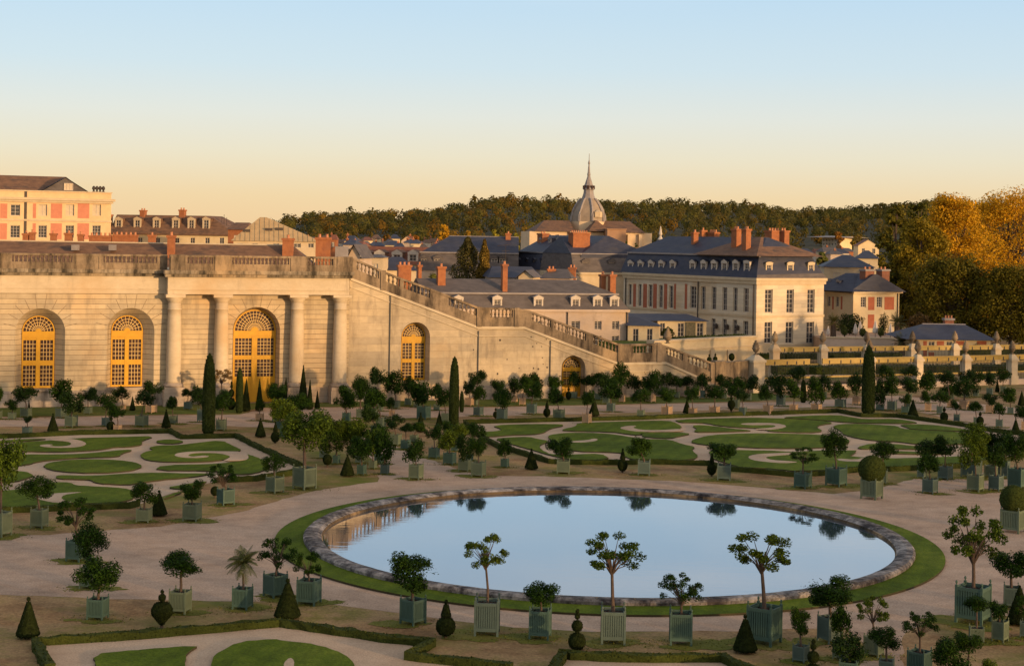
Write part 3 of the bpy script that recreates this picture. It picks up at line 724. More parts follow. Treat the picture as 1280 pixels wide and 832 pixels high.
for a, b in S:
    n = max(2, round((b-a)/.36))
    for k in range(n):
        u = a+(b-a)*(k+.5)/n; c_ = coz(u)+.222; r_ = raz(u); z0 = c_+(r_-c_)*.5; z1 = r_-.18
        p = FO.W(u, .1, z0); inst('baluster', BAL, sbal, (p[0]-lx, p[1]-ly, z0-lz), (1, 1, (z1-z0)/.8))
arch_window(st, swi, 1.0, 'arched_window', 2, 3, 5, rings=3, spokes=11)
arch_window(st, sdi, 1.0, 'door', 2, 2, 4, solid_bottom=1.0, rings=2, spokes=7)
mb = MB()
for px, y0, y1 in ((488, 366, 497), (598, 412, 494), (688, 424, 492)):
    u, z1 = pt(px, y0); mb = MB(); ob(mb, u-.05, u+.05, -.06, .018, 1.2, z1-.1); mb.build('drainpipe', mat('dark_lead_pipe', (.07, .065, .06), rough=.7), st)
mb = MB()
for x, y in ((592, 437), (664, 421), (671, 429), (677, 433), (683, 424), (678, 447), (673, 461), (666, 433), (679, 455), (684, 459), (649, 460), (667, 460), (595, 488), (625, 425), (622, 467), (634, 449), (700, 470)):
    u, z = pt(x, y); r_ = .055+.06*R.random(); mb = MB()
    mb.face([FO.W(u+r_*math.cos(k*1.047)*R.uniform(.7, 1.2), .016, z+r_*math.sin(k*1.047)) for k in range(6)]); mb.build('wall_hole', M_hole, st)
mb = MB(); uu = C[-1][0]
for a, b in ((uE+.3, sd[0]-sd[1]), (sd[0]+sd[1], uu)):
    mb = MB(); ob(mb, a+.004, b, -.12, .02, 0, 1.25); mb.build('plinth', M_plinth, st)
# ------------------------------------------------------------------ building materials
M_cream = stone_mat('cream_ashlar', (.60, .51, .37), (.51, .42, .295), (.36, .29, .20), .62, .82, groove=.03, ang=rad(33), seam=.5, bstr=.15)
M_plaster = stone_mat('cream_plaster', (.56, .45, .28), (.47, .37, .22), (.36, .29, .2), .60, .82, bstr=.1)
M_palecol = stone_mat('pinkish_render', (.50, .39, .30), (.40, .31, .235), (.26, .2, .15), .58, .8, bstr=.15)
M_trim = mat('pale_stone_trim', (.52, .41, .26), (.43, .33, .205), 1., .85)
M_slate = mat('blue_slate_roof', (.045, .048, .072), (.026, .029, .046), .8, .62, sc=(1, 1, 3), bmp=.25, bscale=6, dirt=(.055, .05, .05), dlo=.5, dhi=.75, spec=.25)
M_slateg = mat('grey_slate_roof', (.125, .105, .095), (.08, .068, .064), .9, .7, sc=(1, 1, 2.5), bmp=.3, bscale=6, dirt=(.065, .054, .048), dlo=.5, dhi=.72, spec=.2)
M_browntile = mat('brown_tile_roof', (.20, .108, .060), (.11, .060, .036), 1.2, .85, sc=(1, 1, 3), bmp=.4, bscale=7, dirt=(.06, .045, .038), dlo=.5, dhi=.7)
M_redtile = mat('red_tile_roof', (.24, .085, .042), (.13, .05, .03), 1.2, .8, sc=(1, 1, 3), bmp=.4, bscale=7)
M_zinc = mat('weathered_zinc_roof', (.50, .34, .165), (.38, .26, .125), .7, .7, spec=.15)
M_brick = mat('orange_brick', (.34, .13, .052), (.24, .085, .036), 2.2, .9, bmp=.3, bscale=9, dirt=(.20, .085, .05), dlo=.52, dhi=.7)
M_brickpanel = mat('red_brick_panel', (.38, .12, .06), (.30, .09, .045), 1.5, .9)
M_pinkpanel = mat('pink_brick_panel', (.50, .20, .12), (.44, .165, .10), 1.5, .9)
M_pot = mat('clay_chimney_pot', (.50, .22, .11), (.36, .15, .08), 3, .8)
M_white = mat('white_window_paint', (.50, .43, .35), (.41, .35, .28), 3, .6)
M_glass = mat('grey_window_glass', (.045, .045, .05), (.025, .025, .03), 1.2, .12, spec=.6)
M_blind = mat('cream_blind', (.52, .43, .30), (.45, .36, .25), 2, .8)
M_lead = mat('pale_lead_flashing', (.27, .235, .215), (.19, .165, .155), 1, .6)
M_gutter = mat('dark_gutter', (.06, .045, .035), rough=.6)

class Bld:
    """a building: Empty + parts, all laid out in a facade frame"""
    def __init__(s, name, label, cat, F, group=None, u=0.):
        s.F = F; s.t = thing(name, label, cat, F.W(u, 0, 0), group)
    def window(s, u0, u1, z0, z1, y, cols=2, rows=4, blind=False, F=None, arched=False, mat_=None, parent=None):
        F = F or s.F; mb = MB(); W = F.W; w = (u1-u0); t = min(.09, w*.09)
        b = lambda a, c, d, e, y0=0., y1=.1: mb.box(a, c, y+y0, y+y1, d, e, W)
        b(u0, u0+t, z0, z1); b(u1-t, u1, z0, z1); b(u0+t+.002, u1-t-.002, z1-t, z1); b(u0+t+.002, u1-t-.002, z0, z0+t)
        for k in range(1, cols): u = u0+w*k/cols; tt = t*.55 if cols > 2 and k != cols/2 else t*.8; b(u-tt/2, u+tt/2, z0+t, z1-t, .01)
        for k in range(1, rows):
            z = z0+(z1-z0)*k/rows; b(u0+t, u1-t, z-t*.25, z+t*.25, .02, .06)
        fo = mb.build('window', mat_ or M_white, parent or s.t)
        mb = MB(); mb.face([W(u0, y+.07, z0), W(u1, y+.07, z0), W(u1, y+.07, z1), W(u0, y+.07, z1)])
        mb.build('pane', M_blind if blind else M_glass, fo)
        return fo
    def wall(s, u0, u1, depth, z0, z1, wins, m, reveal=.28, name='wall', F=None, sides=True, y=0.):
        """wins: list of dict(u0,u1,z0,z1,...)"""
        F = F or s.F; mb = MB()
        wall_face(mb, F, rect_pts(u0, u1, z0, z1), [rect_pts(*w[:4]) for w in wins], y, reveal)
        W = F.W
        if sides:
            mb.face([W(u1, y, z0), W(u1, y+depth, z0), W(u1, y+depth, z1), W(u1, y, z1)]); mb.face([W(u0, y+depth, z0), W(u0, y, z0), W(u0, y, z1), W(u0, y+depth, z1)])
            mb.face([W(u1, y+depth, z0), W(u0, y+depth, z0), W(u0, y+depth, z1), W(u1, y+depth, z1)])
        o = mb.build(name, m, s.t)
        for w in wins:
            kw = w[4] if len(w) > 4 else {}
            s.window(w[0]+.002, w[1]-.002, w[2]+.002, w[3]-.002, y+reveal-.12, F=F, **kw)
        return o
    def band(s, u0, u1, y0, y1, z0, z1, m=None, name='cornice', F=None):
        F = F or s.F; mb = MB(); mb.box(u0, u1, y0, y1, z0, z1, F.W); return mb.build(name, m or M_trim, s.t)
    def panel(s, u0, u1, z0, z1, m, name='brick_panel', F=None, pr=.02):
        F = F or s.F; mb = MB(); mb.box(u0, u1, -pr, .05, z0, z1, F.W); return mb.build(name, m, s.t)
    def roof(s, r0, z0, r1, z1, m, name='roof', top=True, F=None):
        mb = MB(); frustum(mb, F or s.F, r0, z0, r1, z1, top, True); return mb.build(name, m, s.t)
    def ridge(s, a, b, z, F=None, w=.12, m=None):
        F = F or s.F; mb = MB(); mb.tube([F.W(*a, z), F.W(*b, z)], [w, w], 6); return mb.build('ridge_cap', m or M_lead, s.t)
    def chimney(s, u0, u1, y0, y1, z0, z1, pots=3, m=None, F=None, cap=None):
        F = F or s.F; mb = MB(); mb.box(u0, u1, y0, y1, z0, z1-.25, F.W); e = .10
        mb.cur = 1; mb.box(u0-e, u1+e, y0-e, y1+e, z1-.249, z1, F.W); o = mb.build('chimney', [m or M_brick, cap or m or M_brick], s.t)
        for k in range(pots):
            u = u0+(u1-u0)*(k+.5)/pots; c = F.W(u, (y0+y1)/2, z1); mb = MB(); r = min(.17, (u1-u0)/pots*.33)
            mb.lathe([(r, 0), (r*.85, .08), (r*.8, .28), (r, .34)], 8, c); mb.build('chimney_pot', M_pot, o)
        return o
    def dormer(s, uc, w, z0, z1, y, depth, m_face=None, m_side=None, F=None, rows=4, arch=False):
        F = F or s.F; W = F.W; mb = MB(); t = w*.16; u0, u1 = uc-w/2, uc+w/2
        mb.box(u0, u0+t, y, y+.25, z0, z1, W); mb.box(u1-t, u1, y, y+.25, z0, z1, W); mb.box(u0-.02, u1+.02, y-.06, y+.25, z1+.001, z1+t*1.2, W); mb.box(u0+t+.002, u1-t-.002, y-.03, y+.25, z0, z0+t*.7, W)
        mb.cur = 1
        mb.box(u0+.02, u1-.02, y+.252, y+depth, z0+.1, z1+t*1.1, W)
        zt = z1+t*1.2
        if arch:
            vs = []; n = 8
            for k in range(n+1):
                a = math.pi*k/n; vs.append((uc-(w/2+.1)*math.cos(a), zt+.002+w*.16*math.sin(a)))
            for a, b in zip(vs[:-1], vs[1:]): mb.face([W(a[0], y-.1, a[1]), W(b[0], y-.1, b[1]), W(b[0], y+depth, b[1]), W(a[0], y+depth, a[1])])
            mb.cur = 0; mb.face([W(a[0], y-.08, a[1]) for a in vs])
        else:
            zz = zt+w*.28
            for a, b in (((u0-.12, zt+.002), (uc, zz)), ((uc, zz), (u1+.12, zt+.002))):
                mb.face([W(a[0], y-.12, a[1]), W(b[0], y-.12, b[1]), W(b[0], y+depth, b[1]), W(a[0], y+depth, a[1])])
            mb.cur = 0; mb.face([W(u0-.1, y-.08, zt+.002), W(u1+.1, y-.08, zt+.002), W(uc, y-.08, zz)])
        o = mb.build('dormer', [m_face or M_trim, m_side or M_slate], s.t)
        s.window(u0+t+.003, u1-t-.003, z0+t*.7+.003, z1-.003, y+.08, 2, rows, F=F, parent=o)
        return o
def U(F, px, py, y=0.): return F.u(px, py, y)
def Z(F, py, px, y=0.): return F.z(px, py, y)

# ---- central grey mansard house behind the stair
F = dframe(540, 181, 785, 187)
b = Bld('mansard_house', 'pinkish rendered house with grey slate mansard and white dormers behind the stair', 'house', F, u=10)
ul, ur = U(F, 530, 400), U(F, 785, 400); ze = Z(F, 386.5, 700); zb = Z(F, 367.5, 700, 1.2); zr = Z(F, 349.5, 700, 5)
wins = [(U(F, a, 405), U(F, c, 405), Z(F, e, a), Z(F, d, a), dict(cols=2, rows=4)) for a, c, d, e in ((714, 725, 401, 412), (743, 752, 401, 412), (765, 774, 401, 412), (765, 774, 419.5, 430), (667, 678, 401, 412), (743, 752, 419.5, 430))]
b.wall(ul, ur, 10, 0, ze, wins, M_palecol)
b.band(ul-.1, ur+.15, -.25, -.003, ze-.28, ze+.0, M_palecol)
b.roof((ul, ur+.1, -.15, 10.1), ze+.002, (ul, ur-1.0, 1.2, 8.8), zb, M_slateg, 'mansard')
b.band(ul, ur-.8, 1.0, 1.21, zb-.06, zb+.12, M_lead, 'roof_break')
b.roof((ul, ur-.9, 1.1, 8.9), zb+.002, (ul, ur-4.6, 4.8, 5.2), zr, M_slateg)
for px in (573, 621.5, 673, 719.3, 747, 768):
    u = U(F, px, 380, .2); b.dormer(u, 1.12, Z(F, 385, px, .2), Z(F, 374, px, .2), .15, 1.7, M_white, M_lead, rows=5)
for x0, x1, y0, y1, yy, n in ((628.5, 634.5, 330, 367, 1.6, 1), (752, 757.5, 343, 362, 3.5, 1), (763, 770, 343, 368, 2.2, 1), (547.5, 557, 333, 358, 3, 1), (498, 514, 331, 358, 4, 3), (523, 527, 331, 352, 5, 1)):
    b.chimney(U(F, x0, 350, yy), U(F, x1, 350, yy), yy, yy+.9, Z(F, y1, x0, yy)-1, Z(F, y0, x0, yy), n)
mb = MB(); u = U(F, 631.5, 350, 2); zt = Z(F, 330, 631, 2)
mb.tube([F.W(u, 2, zt-.5), F.W(u, 2, zt+2.2)], [.03, .025], 5); mb.tube([F.W(u-1, 2, zt+2.1), F.W(u+.5, 2, zt+2.25)], [.025, .025], 5); mb.tube([F.W(u-.5, 2, zt+1.5), F.W(u+.5, 2, zt+1.55)], [.02, .02], 5)
mb.build('aerial', M_gutter, b.t)
for px in (709, 783.5): u = U(F, px, 400); mb = MB(); mb.tube([F.W(u, -.1, 1), F.W(u, -.1, ze-.3)], [.07, .07], 6); mb.build('drainpipe', M_gutter, b.t)

# ---- the big hotel: a shaded long side and a sunlit front
dc = 205.
F1 = Fr(P(788, 350, 227), P(946, 350, dc))       # shaded side (receding left)
F2 = Fr(P(946, 350, dc), P(1030, 350, 211.5))    # lit front
b = Bld('grand_hotel', 'large cream hotel with blue mansard, tall sash windows and orange brick chimney stacks', 'hotel', F2, u=0)
ze = Z(F2, 347.5, 990); z2 = Z(F2, 396.5, 990); L1 = F1.len; L2 = F2.len
def W1(a, c, d, e, **k): return (U(F1, a, 390), U(F1, c, 390), Z(F1, e, (a+c)/2), Z(F1, d, (a+c)/2), k)
def W2(a, c, d, e, **k): return (U(F2, a, 390), U(F2, c, 390), Z(F2, e, (a+c)/2), Z(F2, d, (a+c)/2), k)
w = [W2(956, 965.5, 361.5, 391, rows=5), W2(983, 992, 361.5, 391, rows=5), W2(1009, 1018, 361.5, 391, rows=5), W2(956, 965.5, 402, 429, rows=4), W2(982.5, 992, 402, 429, rows=4), W2(1008.5, 1018, 402, 429, rows=4)]
b.wall(0, L2, 14, 0, ze, w, M_cream, .32, F=F2, sides=False)
w = [W1(785, 789, 355, 381), W1(797.2, 801.4, 355, 382.5), W1(810, 815, 355.5, 383.5), W1(823, 828, 356, 384.5), W1(836, 841, 357, 385)]
w += [W1(862, 870, 357.5, 385, cols=2, rows=5), W1(876, 881.5, 358, 386.5), W1(889, 895, 358.5, 387), W1(902.5, 908.5, 359, 388), W1(916, 921.5, 359.5, 389), W1(929, 935.5, 360, 390)]
w += [W1(889.5, 894.5, 398, 420), W1(903, 908.5, 398.5, 422), W1(916, 921.5, 399.5, 423), W1(929, 935.5, 401, 423.5)]
ulim = U(F1, 783, 390)
w = [x for x in w if x[0] > ulim]
b.wall(U(F1, 779, 390), L1, 5, 0, ze, w, M_cream, .32, F=F1, sides=False)
for F_, a, c in ((F2, 0, L2), (F1, U(F1, 779, 390), L1)):
    b.band(a-(.35 if F_ is F2 else 0), c+.3, -.35, -.003, ze-.35, ze, M_trim, F=F_); b.band(a-(.22 if F_ is F2 else 0), c+.2, -.2, -.003, ze-.8, ze-.352, M_trim, F=F_)
    b.band(a-(.1 if F_ is F2 else 0), c+.08, -.1, -.003, z2, z2+.3, M_trim, 'string_course', F=F_)
b.band(0, L2, -.14, -.003, 0, 1.3, M_trim, 'base_course', F=F2)
mb = MB(); mb.box(.6, L2, .4, 14, .1, ze-.01, F2.W); mb.box(U(F1, 779, 390), L1-.5, .6, L2-.1, .1, ze-.012, F1.W); mb.build('inner_body', M_cream, b.t)
for x0, x1 in ((803.5-12, 795), (804, 808.7), (816.5, 821), (830, 834), (842.5, 845), (856, 859)):
    b.panel(U(F1, x0, 370), U(F1, x1, 370), Z(F1, 386, x0), Z(F1, 354.5, x0), M_brickpanel, F=F1)
# mansard + upper roof.  front frame coordinates
zb = Z(F2, 320, 960, 1.4); zr = Z(F2, 296.5, 960, 7)
D1 = 9.5
b.roof((-.18, L2+.25, -.25, 14), ze+.002, (1.3, L2-1.2, 1.3, 12.8), zb, M_slateg, 'mansard', F=F2)
b.roof((0, L2, .1, 13), zb+.002, (L2/2-.6, L2/2+.6, 5.2, 7.2), zr, M_browntile, F=F2)  # front roofs browner than the side wing: sunlight put into their colour
# side wing runs back from the corner
a0 = U(F1, 776, 390)
b.roof((a0, L1+.2, -.25, L2+.2), ze+.004, (a0, L1-1.0, 1.22, L2-1.3), zb-.004, M_slate, 'mansard', F=F1)
b.roof((a0, L1-.6, .95, L2-1), zb+.004, (a0+3.5, L1-4.6, L2/2-.2, L2/2+.2), zr-.05, M_slate, F=F1)
b.band(a0, L1-.7, .95, 1.25, zb-.12, zb+.1, M_lead, 'roof_break', F=F1); b.band(1.0, L2-1.0, 1.05, 1.32, zb-.12, zb+.12, M_lead, 'roof_break', F=F2)
for px in (960.5, 987, 1013): u = U(F2, px, 335, .4); b.dormer(u, 1.15, Z(F2, 345, px, .3), Z(F2, 331, px, .3), .25, 1.6, M_trim, M_slateg, F=F2, arch=True)
for px in (788.5, 801, 814, 827, 841, 866, 880, 893, 906, 920, 934): u = U(F1, px, 335, .3); b.dormer(u, 1.15, Z(F1, 341.5+(px-790)*.02, px, .2), Z(F1, 329, px, .2), .2, 1.8, M_white, M_slate, F=F1, arch=px > 925)
for x0, x1, y0, y1, yy, n in ((914, 920.5, 286, 318, 2.2, 2), (927.5, 932.5, 286, 318, 1.4, 2), (864, 867, 290, 311, 3.5, 1), (874.5, 877, 287.5, 300, 6, 1), (884, 893, 290, 300, 7, 4)):
    b.chimney(U(F1, x0, 305, yy), U(F1, x1, 305, yy), yy, yy+.85, Z(F1, y1, x0, yy)-.5, Z(F1, y0, x0, yy), n, F=F1)
for x0, x1, y0, yy, n in ((964.5, 978, 288, 6.2, 4), (980.5, 986.5, 288, 5.4, 2)):
    b.chimney(U(F2, x0, 305, yy), U(F2, x1, 305, yy), yy, yy+1.4, zr-3, Z(F2, y0, x0, yy), n, F=F2)
for F_, px in ((F1, 873), (F1, 942.5), (F1, 782.5)):
    u = U(F_, px, 380); mb = MB(); mb.tube([F_.W(u, -.12, .5), F_.W(u, -.12, ze-.8)], [.08, .08], 6); mb.build('drainpipe', M_gutter, b.t)
for px, py in ((897, 408), (910.5, 409), (923.5, 410)):
    u, z = F1.uz(px, py, -.1); mb = MB(); mb.box(u-.16, u+.16, -.5, -.18, z-.3, z+.2, F1.W); frustum(mb, F1, (u-.24, u+.24, -.58, -.1), z+.201, (u-.03, u+.03, -.36, -.32), z+.45, True, True); mb.box(u-.04, u+.04, -.2, -.02, z-.05, z+.03, F1.W); mb.build('wall_lamp', M_gutter, b.t)

# ---- slate mansard range further left (behind the grey house)
Fa = Fr(P(521, 330, 262), P(642, 330, 262)); 
b = Bld('slate_range', 'long dark slate roofed range with steep grey mansard beyond the tall conifer', 'building', Fa, u=5)
ze, zb, zr = Z(Fa, 338.5, 580), Z(Fa, 316, 580, 1.2), Z(Fa, 295.5, 580, 7)
ul, ur = U(Fa, 519, 340), U(Fa, 648, 340)
b.wall(ul, ur, 16, 0, ze, [], M_palecol)
b.roof((ul, ur, -.2, 16), ze+.002, (ul+.9, ur, 1.1, 14.9), zb, M_slateg, 'mansard')
b.roof((ul+.8, ur, 1., 15), zb+.002, (ul+5.2, ur, 7, 7.6), zr, M_slate)
b.band(ul+.6, ur, .85, 1.12, zb-.1, zb+.1, M_lead, 'roof_break'); b.ridge((ul+5.2, 7.3), (ur, 7.3), zr)
for px in (530, 547, 606, 618, 628): b.dormer(U(Fa, px, 328, .5), 1.5, Z(Fa, 332, px, .4), Z(Fa, 323.5, px, .4), .4, 1.6, M_slateg, M_slate, rows=3)
b.chimney(U(Fa, 632, 300, 6), U(Fa, 638.5, 300, 6), 6, 7.2, zr-1.6, Z(Fa, 293, 634, 6)+.2, 1)
Fb = Fr(P(640, 330, 275), P(719, 330, 249)); 
b = Bld('slate_wing', 'blue slate wing with a row of dark dormers, half hidden by brick chimneys', 'building', Fb, u=5)
ul, ur = 0, Fb.len; ze, zb, zr = Z(Fb, 339, 700), Z(Fb, 316.5, 700, 1.2), Z(Fb, 294, 690, 7)
b.wall(ul, ur, 14, 0, ze, [], M_palecol)
b.roof((ul, ur, -.2, 14), ze+.002, (ul, ur, 1.1, 13), zb, M_slate, 'mansard'); b.roof((ul, ur, 1., 13), zb+.002, (ul, ur-3, 6.5, 7), zr, M_slate)
b.band(ul, ur, .85, 1.12, zb-.1, zb+.1, M_lead, 'roof_break')
for px in (648, 658, 667, 677, 687, 697, 706): b.dormer(U(Fb, px, 328, .3), 1.25, Z(Fb, 336.5, px, .3), Z(Fb, 326, px, .3), .3, 1.8, M_slate, M_slate, rows=3)
for px in (679, 690, 700, 710):
    u, z = Fb.uz(px, 300, 4.5); b.dormer(u, 1.0, z-.5, z+.1, 4.0, 1.8, M_lead, M_slate, rows=1)
b.chimney(U(Fb, 671.5, 300, 4), U(Fb, 678, 300, 4), 4, 5.2, zr-3, Z(Fb, 291.5, 674, 4), 2)
Fc = Fr(P(716.5, 330, 248), P(800, 330, 252))
b = Bld('slate_block', 'grey mansard block with a broad brick chimney stack and two windows', 'building', Fc, u=5)
ul, ur = 0, Fc.len-.5; ze, zb, zr = Z(Fc, 340.5, 750), Z(Fc, 317.5, 750, 1.2), Z(Fc, 296.5, 740, 7)
b.wall(ul, ur, 14, 0, ze, [], M_trim)
b.band(ul-.1, ur, -.3, -.003, ze-.35, ze, M_trim)
b.roof((ul, ur, -.2, 14), ze+.002, (ul+.1, ur-.9, 1.1, 13), zb, M_slateg, 'mansard'); b.roof((ul, ur-.7, 1., 13), zb+.002, (ul+.5, ur-8.5, 6.5, 7), zr, M_slate)
b.band(ul, ur-.7, .85, 1.12, zb-.1, zb+.1, M_lead, 'roof_break')
for px in (732, 764.5): b.dormer(U(Fc, px, 333, .4), 1.35, Z(Fc, 339, px, .4), Z(Fc, 328, px, .4), .4, 1.6, M_slateg, M_slate, rows=4)
b.chimney(U(Fc, 716.5, 300, 3), U(Fc, 737.5, 300, 3), 3, 5, zb-.4, Z(Fc, 290.5, 725, 3), 8)
F3 = Fr(P(792, 330, 256), P(848, 330, 240))
b = Bld('slate_pavilion', 'low hipped slate roof between the brick stack block and the hotel', 'building', F3, u=3)
ze, zr = Z(F3, 316, 820), Z(F3, 299.5, 826, 6)
b.wall(0, F3.len, 12, 0, ze, [], M_trim); b.roof((-.3, F3.len+.3, -.3, 12.3), ze+.002, (6, F3.len-1, 6, 6.3), zr, M_slate)
u = U(F3, 825.5, 298, 6); mb = MB(); mb.lathe([(.5, 0), (.3, .3), (.15, .6), (.3, .9), (.2, 1.4), (.06, 2.2)], 8, F3.W(u, 6, zr)); mb.build('finial', M_white, b.t)

# ---- small slate roofs and low gables tucked between
def small_house(name, label, px0, px1, d, y_ridge, y_eave, m_wall, m_roof, depth=8, hip=.25, chim=(), gable=False, group=None, zg=0.):
    F = dframe(px0, d, px1, d+R.uniform(-.22, .22)*(px1-px0)*mpp(d)); b = Bld(name, label, 'house', F, group, u=F.len/2)
    ze, zr = Z(F, y_eave, (px0+px1)/2), Z(F, y_ridge, (px0+px1)/2, depth/2)
    wins = []
    w = F.len
    n = max(1, int(w/3.2)); hh = ze-zg
    for k in range(n):
        u = w*(k+.5)/n
        if ze-zg > 4: wins.append((u-.5, u+.5, ze-2.6, ze-.9, dict(cols=2, rows=2, blind=R.random() < .3)))
    b.wall(0, w, depth, zg-2 if zg else 0, ze, wins, m_wall, .2)
    if gable:
        mb = MB(); W = F.W
        m_ = w/2
        mb.face([W(-.3, -.4, ze-.1), W(m_, -.4, zr), W(m_, depth+.3, zr), W(-.3, depth+.3, ze-.1)]); mb.face([W(m_, -.4, zr), W(w+.3, -.4, ze-.1), W(w+.3, depth+.3, ze-.1), W(m_, depth+.3, zr)])
        mb.cur = 1; mb.face([W(0, 0, ze), W(w, 0, ze), W(m_, 0, zr-.1)]); mb.build('roof', [m_roof, m_wall], b.t)
    else:
        h = w*hip; b.roof((-.35, w+.35, -.35, depth+.35), ze+.002, (h, w-h, depth/2-.1, depth/2+.1), zr, m_roof)
    for c0, c1, yt in chim:
        b.chimney(U(F, c0, yt, depth/2), U(F, c1, yt, depth/2), depth/2, depth/2+.9, zr-2, Z(F, yt, c0, depth/2), 2 if c1-c0 > 5 else 1)
    return b
small_house('slate_cottage', 'low slate roofed house with a stone gable just beyond the grey mansard ridge', 613, 676, 205, 333, 347, M_palecol, M_slate, 8, .1, [(685, 694, 336)])
small_house('slate_cottage', 'small dark slate roof with pale flashing right of the stone gable', 676, 712, 208, 336, 348, M_palecol, M_slateg, 7, .2, [(711, 719, 334)])
b = small_house('gabled_dormer_house', 'tiny pale stone gable on the slate roofs behind the aerial', 648, 666, 200, 337, 346, M_trim, M_slateg, 5, .2, gable=True)

# ---- white extension, lean-to and garden wall left of the hotel
F = dframe(786, 186, 825.5, 186)
b = Bld('garden_annexe', 'low cream annexe with blue roof and two french windows above the stair landing', 'house', F, u=2)
ze = Z(F, 407, 800)
w = [(U(F, a, 420), U(F, c, 420), Z(F, 434, a), Z(F, 410.5, a), dict(rows=3)) for a, c in ((791, 798), (808.5, 815.5))]
b.wall(0, F.len, 6, 0, ze, w, M_plaster, .2)
b.roof((-.3, F.len+.3, -.3, 6.3), ze+.002, (.3, F.len-2.5, 3.4, 3.6), Z(F, 395.5, 800, 3.5), M_slate)
F = dframe(786, 197, 884, 199)
b = Bld('glazed_gallery', 'long low gallery with dark lean-to roof and glazed garden front', 'building', F, u=5)
ze = Z(F, 401, 850); 
w = [(U(F, a, 410), U(F, c, 410), Z(F, 420.5, a), Z(F, 403.5, a), dict(rows=3)) for a, c in ((825, 831), (847, 855), (871, 879))]
b.wall(U(F, 822, 410), F.len, 5, 0, ze, w, M_plaster, .2)
b.roof((-.3, F.len+.3, -.4, 5), ze+.002, (-.3, F.len-1, 4.9, 5), Z(F, 392, 850, 5), M_slate)
b.panel(U(F, 857, 410), U(F, 869, 410), Z(F, 420.5, 860), Z(F, 402.5, 860), mat('climbing_ivy', (.10, .095, .05), (.20, .16, .10), 6, 1, bmp=.5), 'ivy_panel', pr=.15)
F = Fr(P(828, 430, 178), P(946, 430, 190))
b = Bld('garden_wall', 'cream retaining wall below the hotel garden left of the gate pier', 'wall', F, u=5)
zt = Z(F, 425, 880)
b.wall(-1.5, F.len, 1, 0, zt, [], M_plaster); b.band(-1.5, F.len, -.12, 1.1, zt+.002, zt+.22, M_trim, 'coping'); b.band(-1.5, F.len, -.08, -.003, zt-1.0, zt-.86, M_trim, 'string_course')
for a, c in ((887, 892), (908.5, 917)):
    b.panel(U(F, a, 445), U(F, c, 445), 0, Z(F, 437, a), M_trim, 'door_surround', pr=.2)
F = Fr(P(1030, 430, 203), P(1118, 430, 203)); 
b = Bld('terrace_wall', 'pale terrace wall under the closed parasols beside the hotel', 'wall', F, u=5)
zt2 = Z(F, 421.5, 1070); b.wall(0, F.len, .8, 0, zt2-.15, [], M_palecol); b.band(-.05, F.len+.1, -.1, .9, zt2-.148, zt2, M_trim, 'coping')
mb = MB(); mb.box(0, F.len+9, .801, 26, .1, zt2-.3, F.W); o = struct(mb.build('terrace', M_gravel)); FT = F
F = Fr(P(828, 430, 178), P(946, 430, 190)); mb = MB(); mb.box(-1, F.len-.5, 1.0, 9, .1, zt-.4, F.W); o = struct(mb.build('garden_terrace', M_lawn2)); FG = F

# ---- brick and cream house on the right
F1 = Fr(P(1031, 380, 226), P(1066.5, 380, 219)); F2 = Fr(P(1066.5, 380, 219), P(1124, 380, 223))
b = Bld('brick_panel_house', 'cream house with red brick panels, slate hip roof and two tall chimneys', 'house', F2, u=2)
ze = Z(F2, 364.5, 1090); L1, L2 = F1.len, F2.len
def W2(a, c, d, e): return (U(F2, a, 380), U(F2, c, 380), Z(F2, e, a), Z(F2, d, a), dict(rows=4))
def W1(a, c, d, e): return (U(F1, a, 380), U(F1, c, 380), Z(F1, e, a), Z(F1, d, a), dict(rows=4))
b.wall(0, L2, 10, 0, ze, [W2(1076, 1082.5, 371, 384), W2(1096, 1102.5, 371, 384)], M_plaster, F=F2, sides=False)
b.wall(0, L1, 7, 0, ze, [W1(1034, 1038, 370, 382.5), W1(1044.5, 1048.8, 370.5, 383)], M_plaster, F=F1, sides=False)
mb = MB(); mb.face([F2.W(L2, 0, 0), F2.W(L2, 10, 0), F2.W(L2, 10, ze), F2.W(L2, 0, ze)]); mb.build('side_wall', M_plaster, b.t)
for a, c, d, e in ((1085, 1093, 371, 387.5), (1105.5, 1117.5, 371, 387), (1085, 1093, 393, 410)): b.panel(U(F2, a, 380), U(F2, c, 380), Z(F2, e, a), Z(F2, d, a), M_brickpanel, F=F2)
for a, c in ((1040.2, 1042.2), (1051, 1053)): b.panel(U(F1, a, 380), U(F1, c, 380), Z(F1, 386.5, a), Z(F1, 370.5, a), M_brickpanel, F=F1)
b.band(-.2, L2+.35, -.35, -.003, ze-.22, ze, M_trim, F=F2); b.band(0, L1, -.35, -.003, ze-.22, ze, M_gutter, F=F1)
zr = Z(F2, 341.5, 1075, 4)
b.roof((-.4, L2+.4, -.4, 9), ze+.004, (L2*.4, L2*.5, 3.8, 5.4), zr, M_slate, F=F2)
b.roof((-.2, L1-.2, -.4, L2+.3), ze+.002, (-.2, L1-.3, 3.4, 4), zr-.05, M_slate, F=F1)
for px in (1036.5, 1047.5): b.dormer(U(F1, px, 355, .5), .9, Z(F1, 361.5, px, .5), Z(F1, 352, px, .5), .5, 2.5, M_lead, M_slate, F=F1, rows=2)
for x0, x1 in ((1081, 1093), (1101.5, 1112)): b.chimney(U(F2, x0+1, 340, .5), U(F2, x1, 340, .5), .5, 1.7, ze+.1, Z(F2, 336.5, x0, .5), 2, mat('dull_red_brick', (.27, .115, .065), (.19, .08, .05), 3, .9, bmp=.3, bscale=9), F=F2, cap=M_lead)
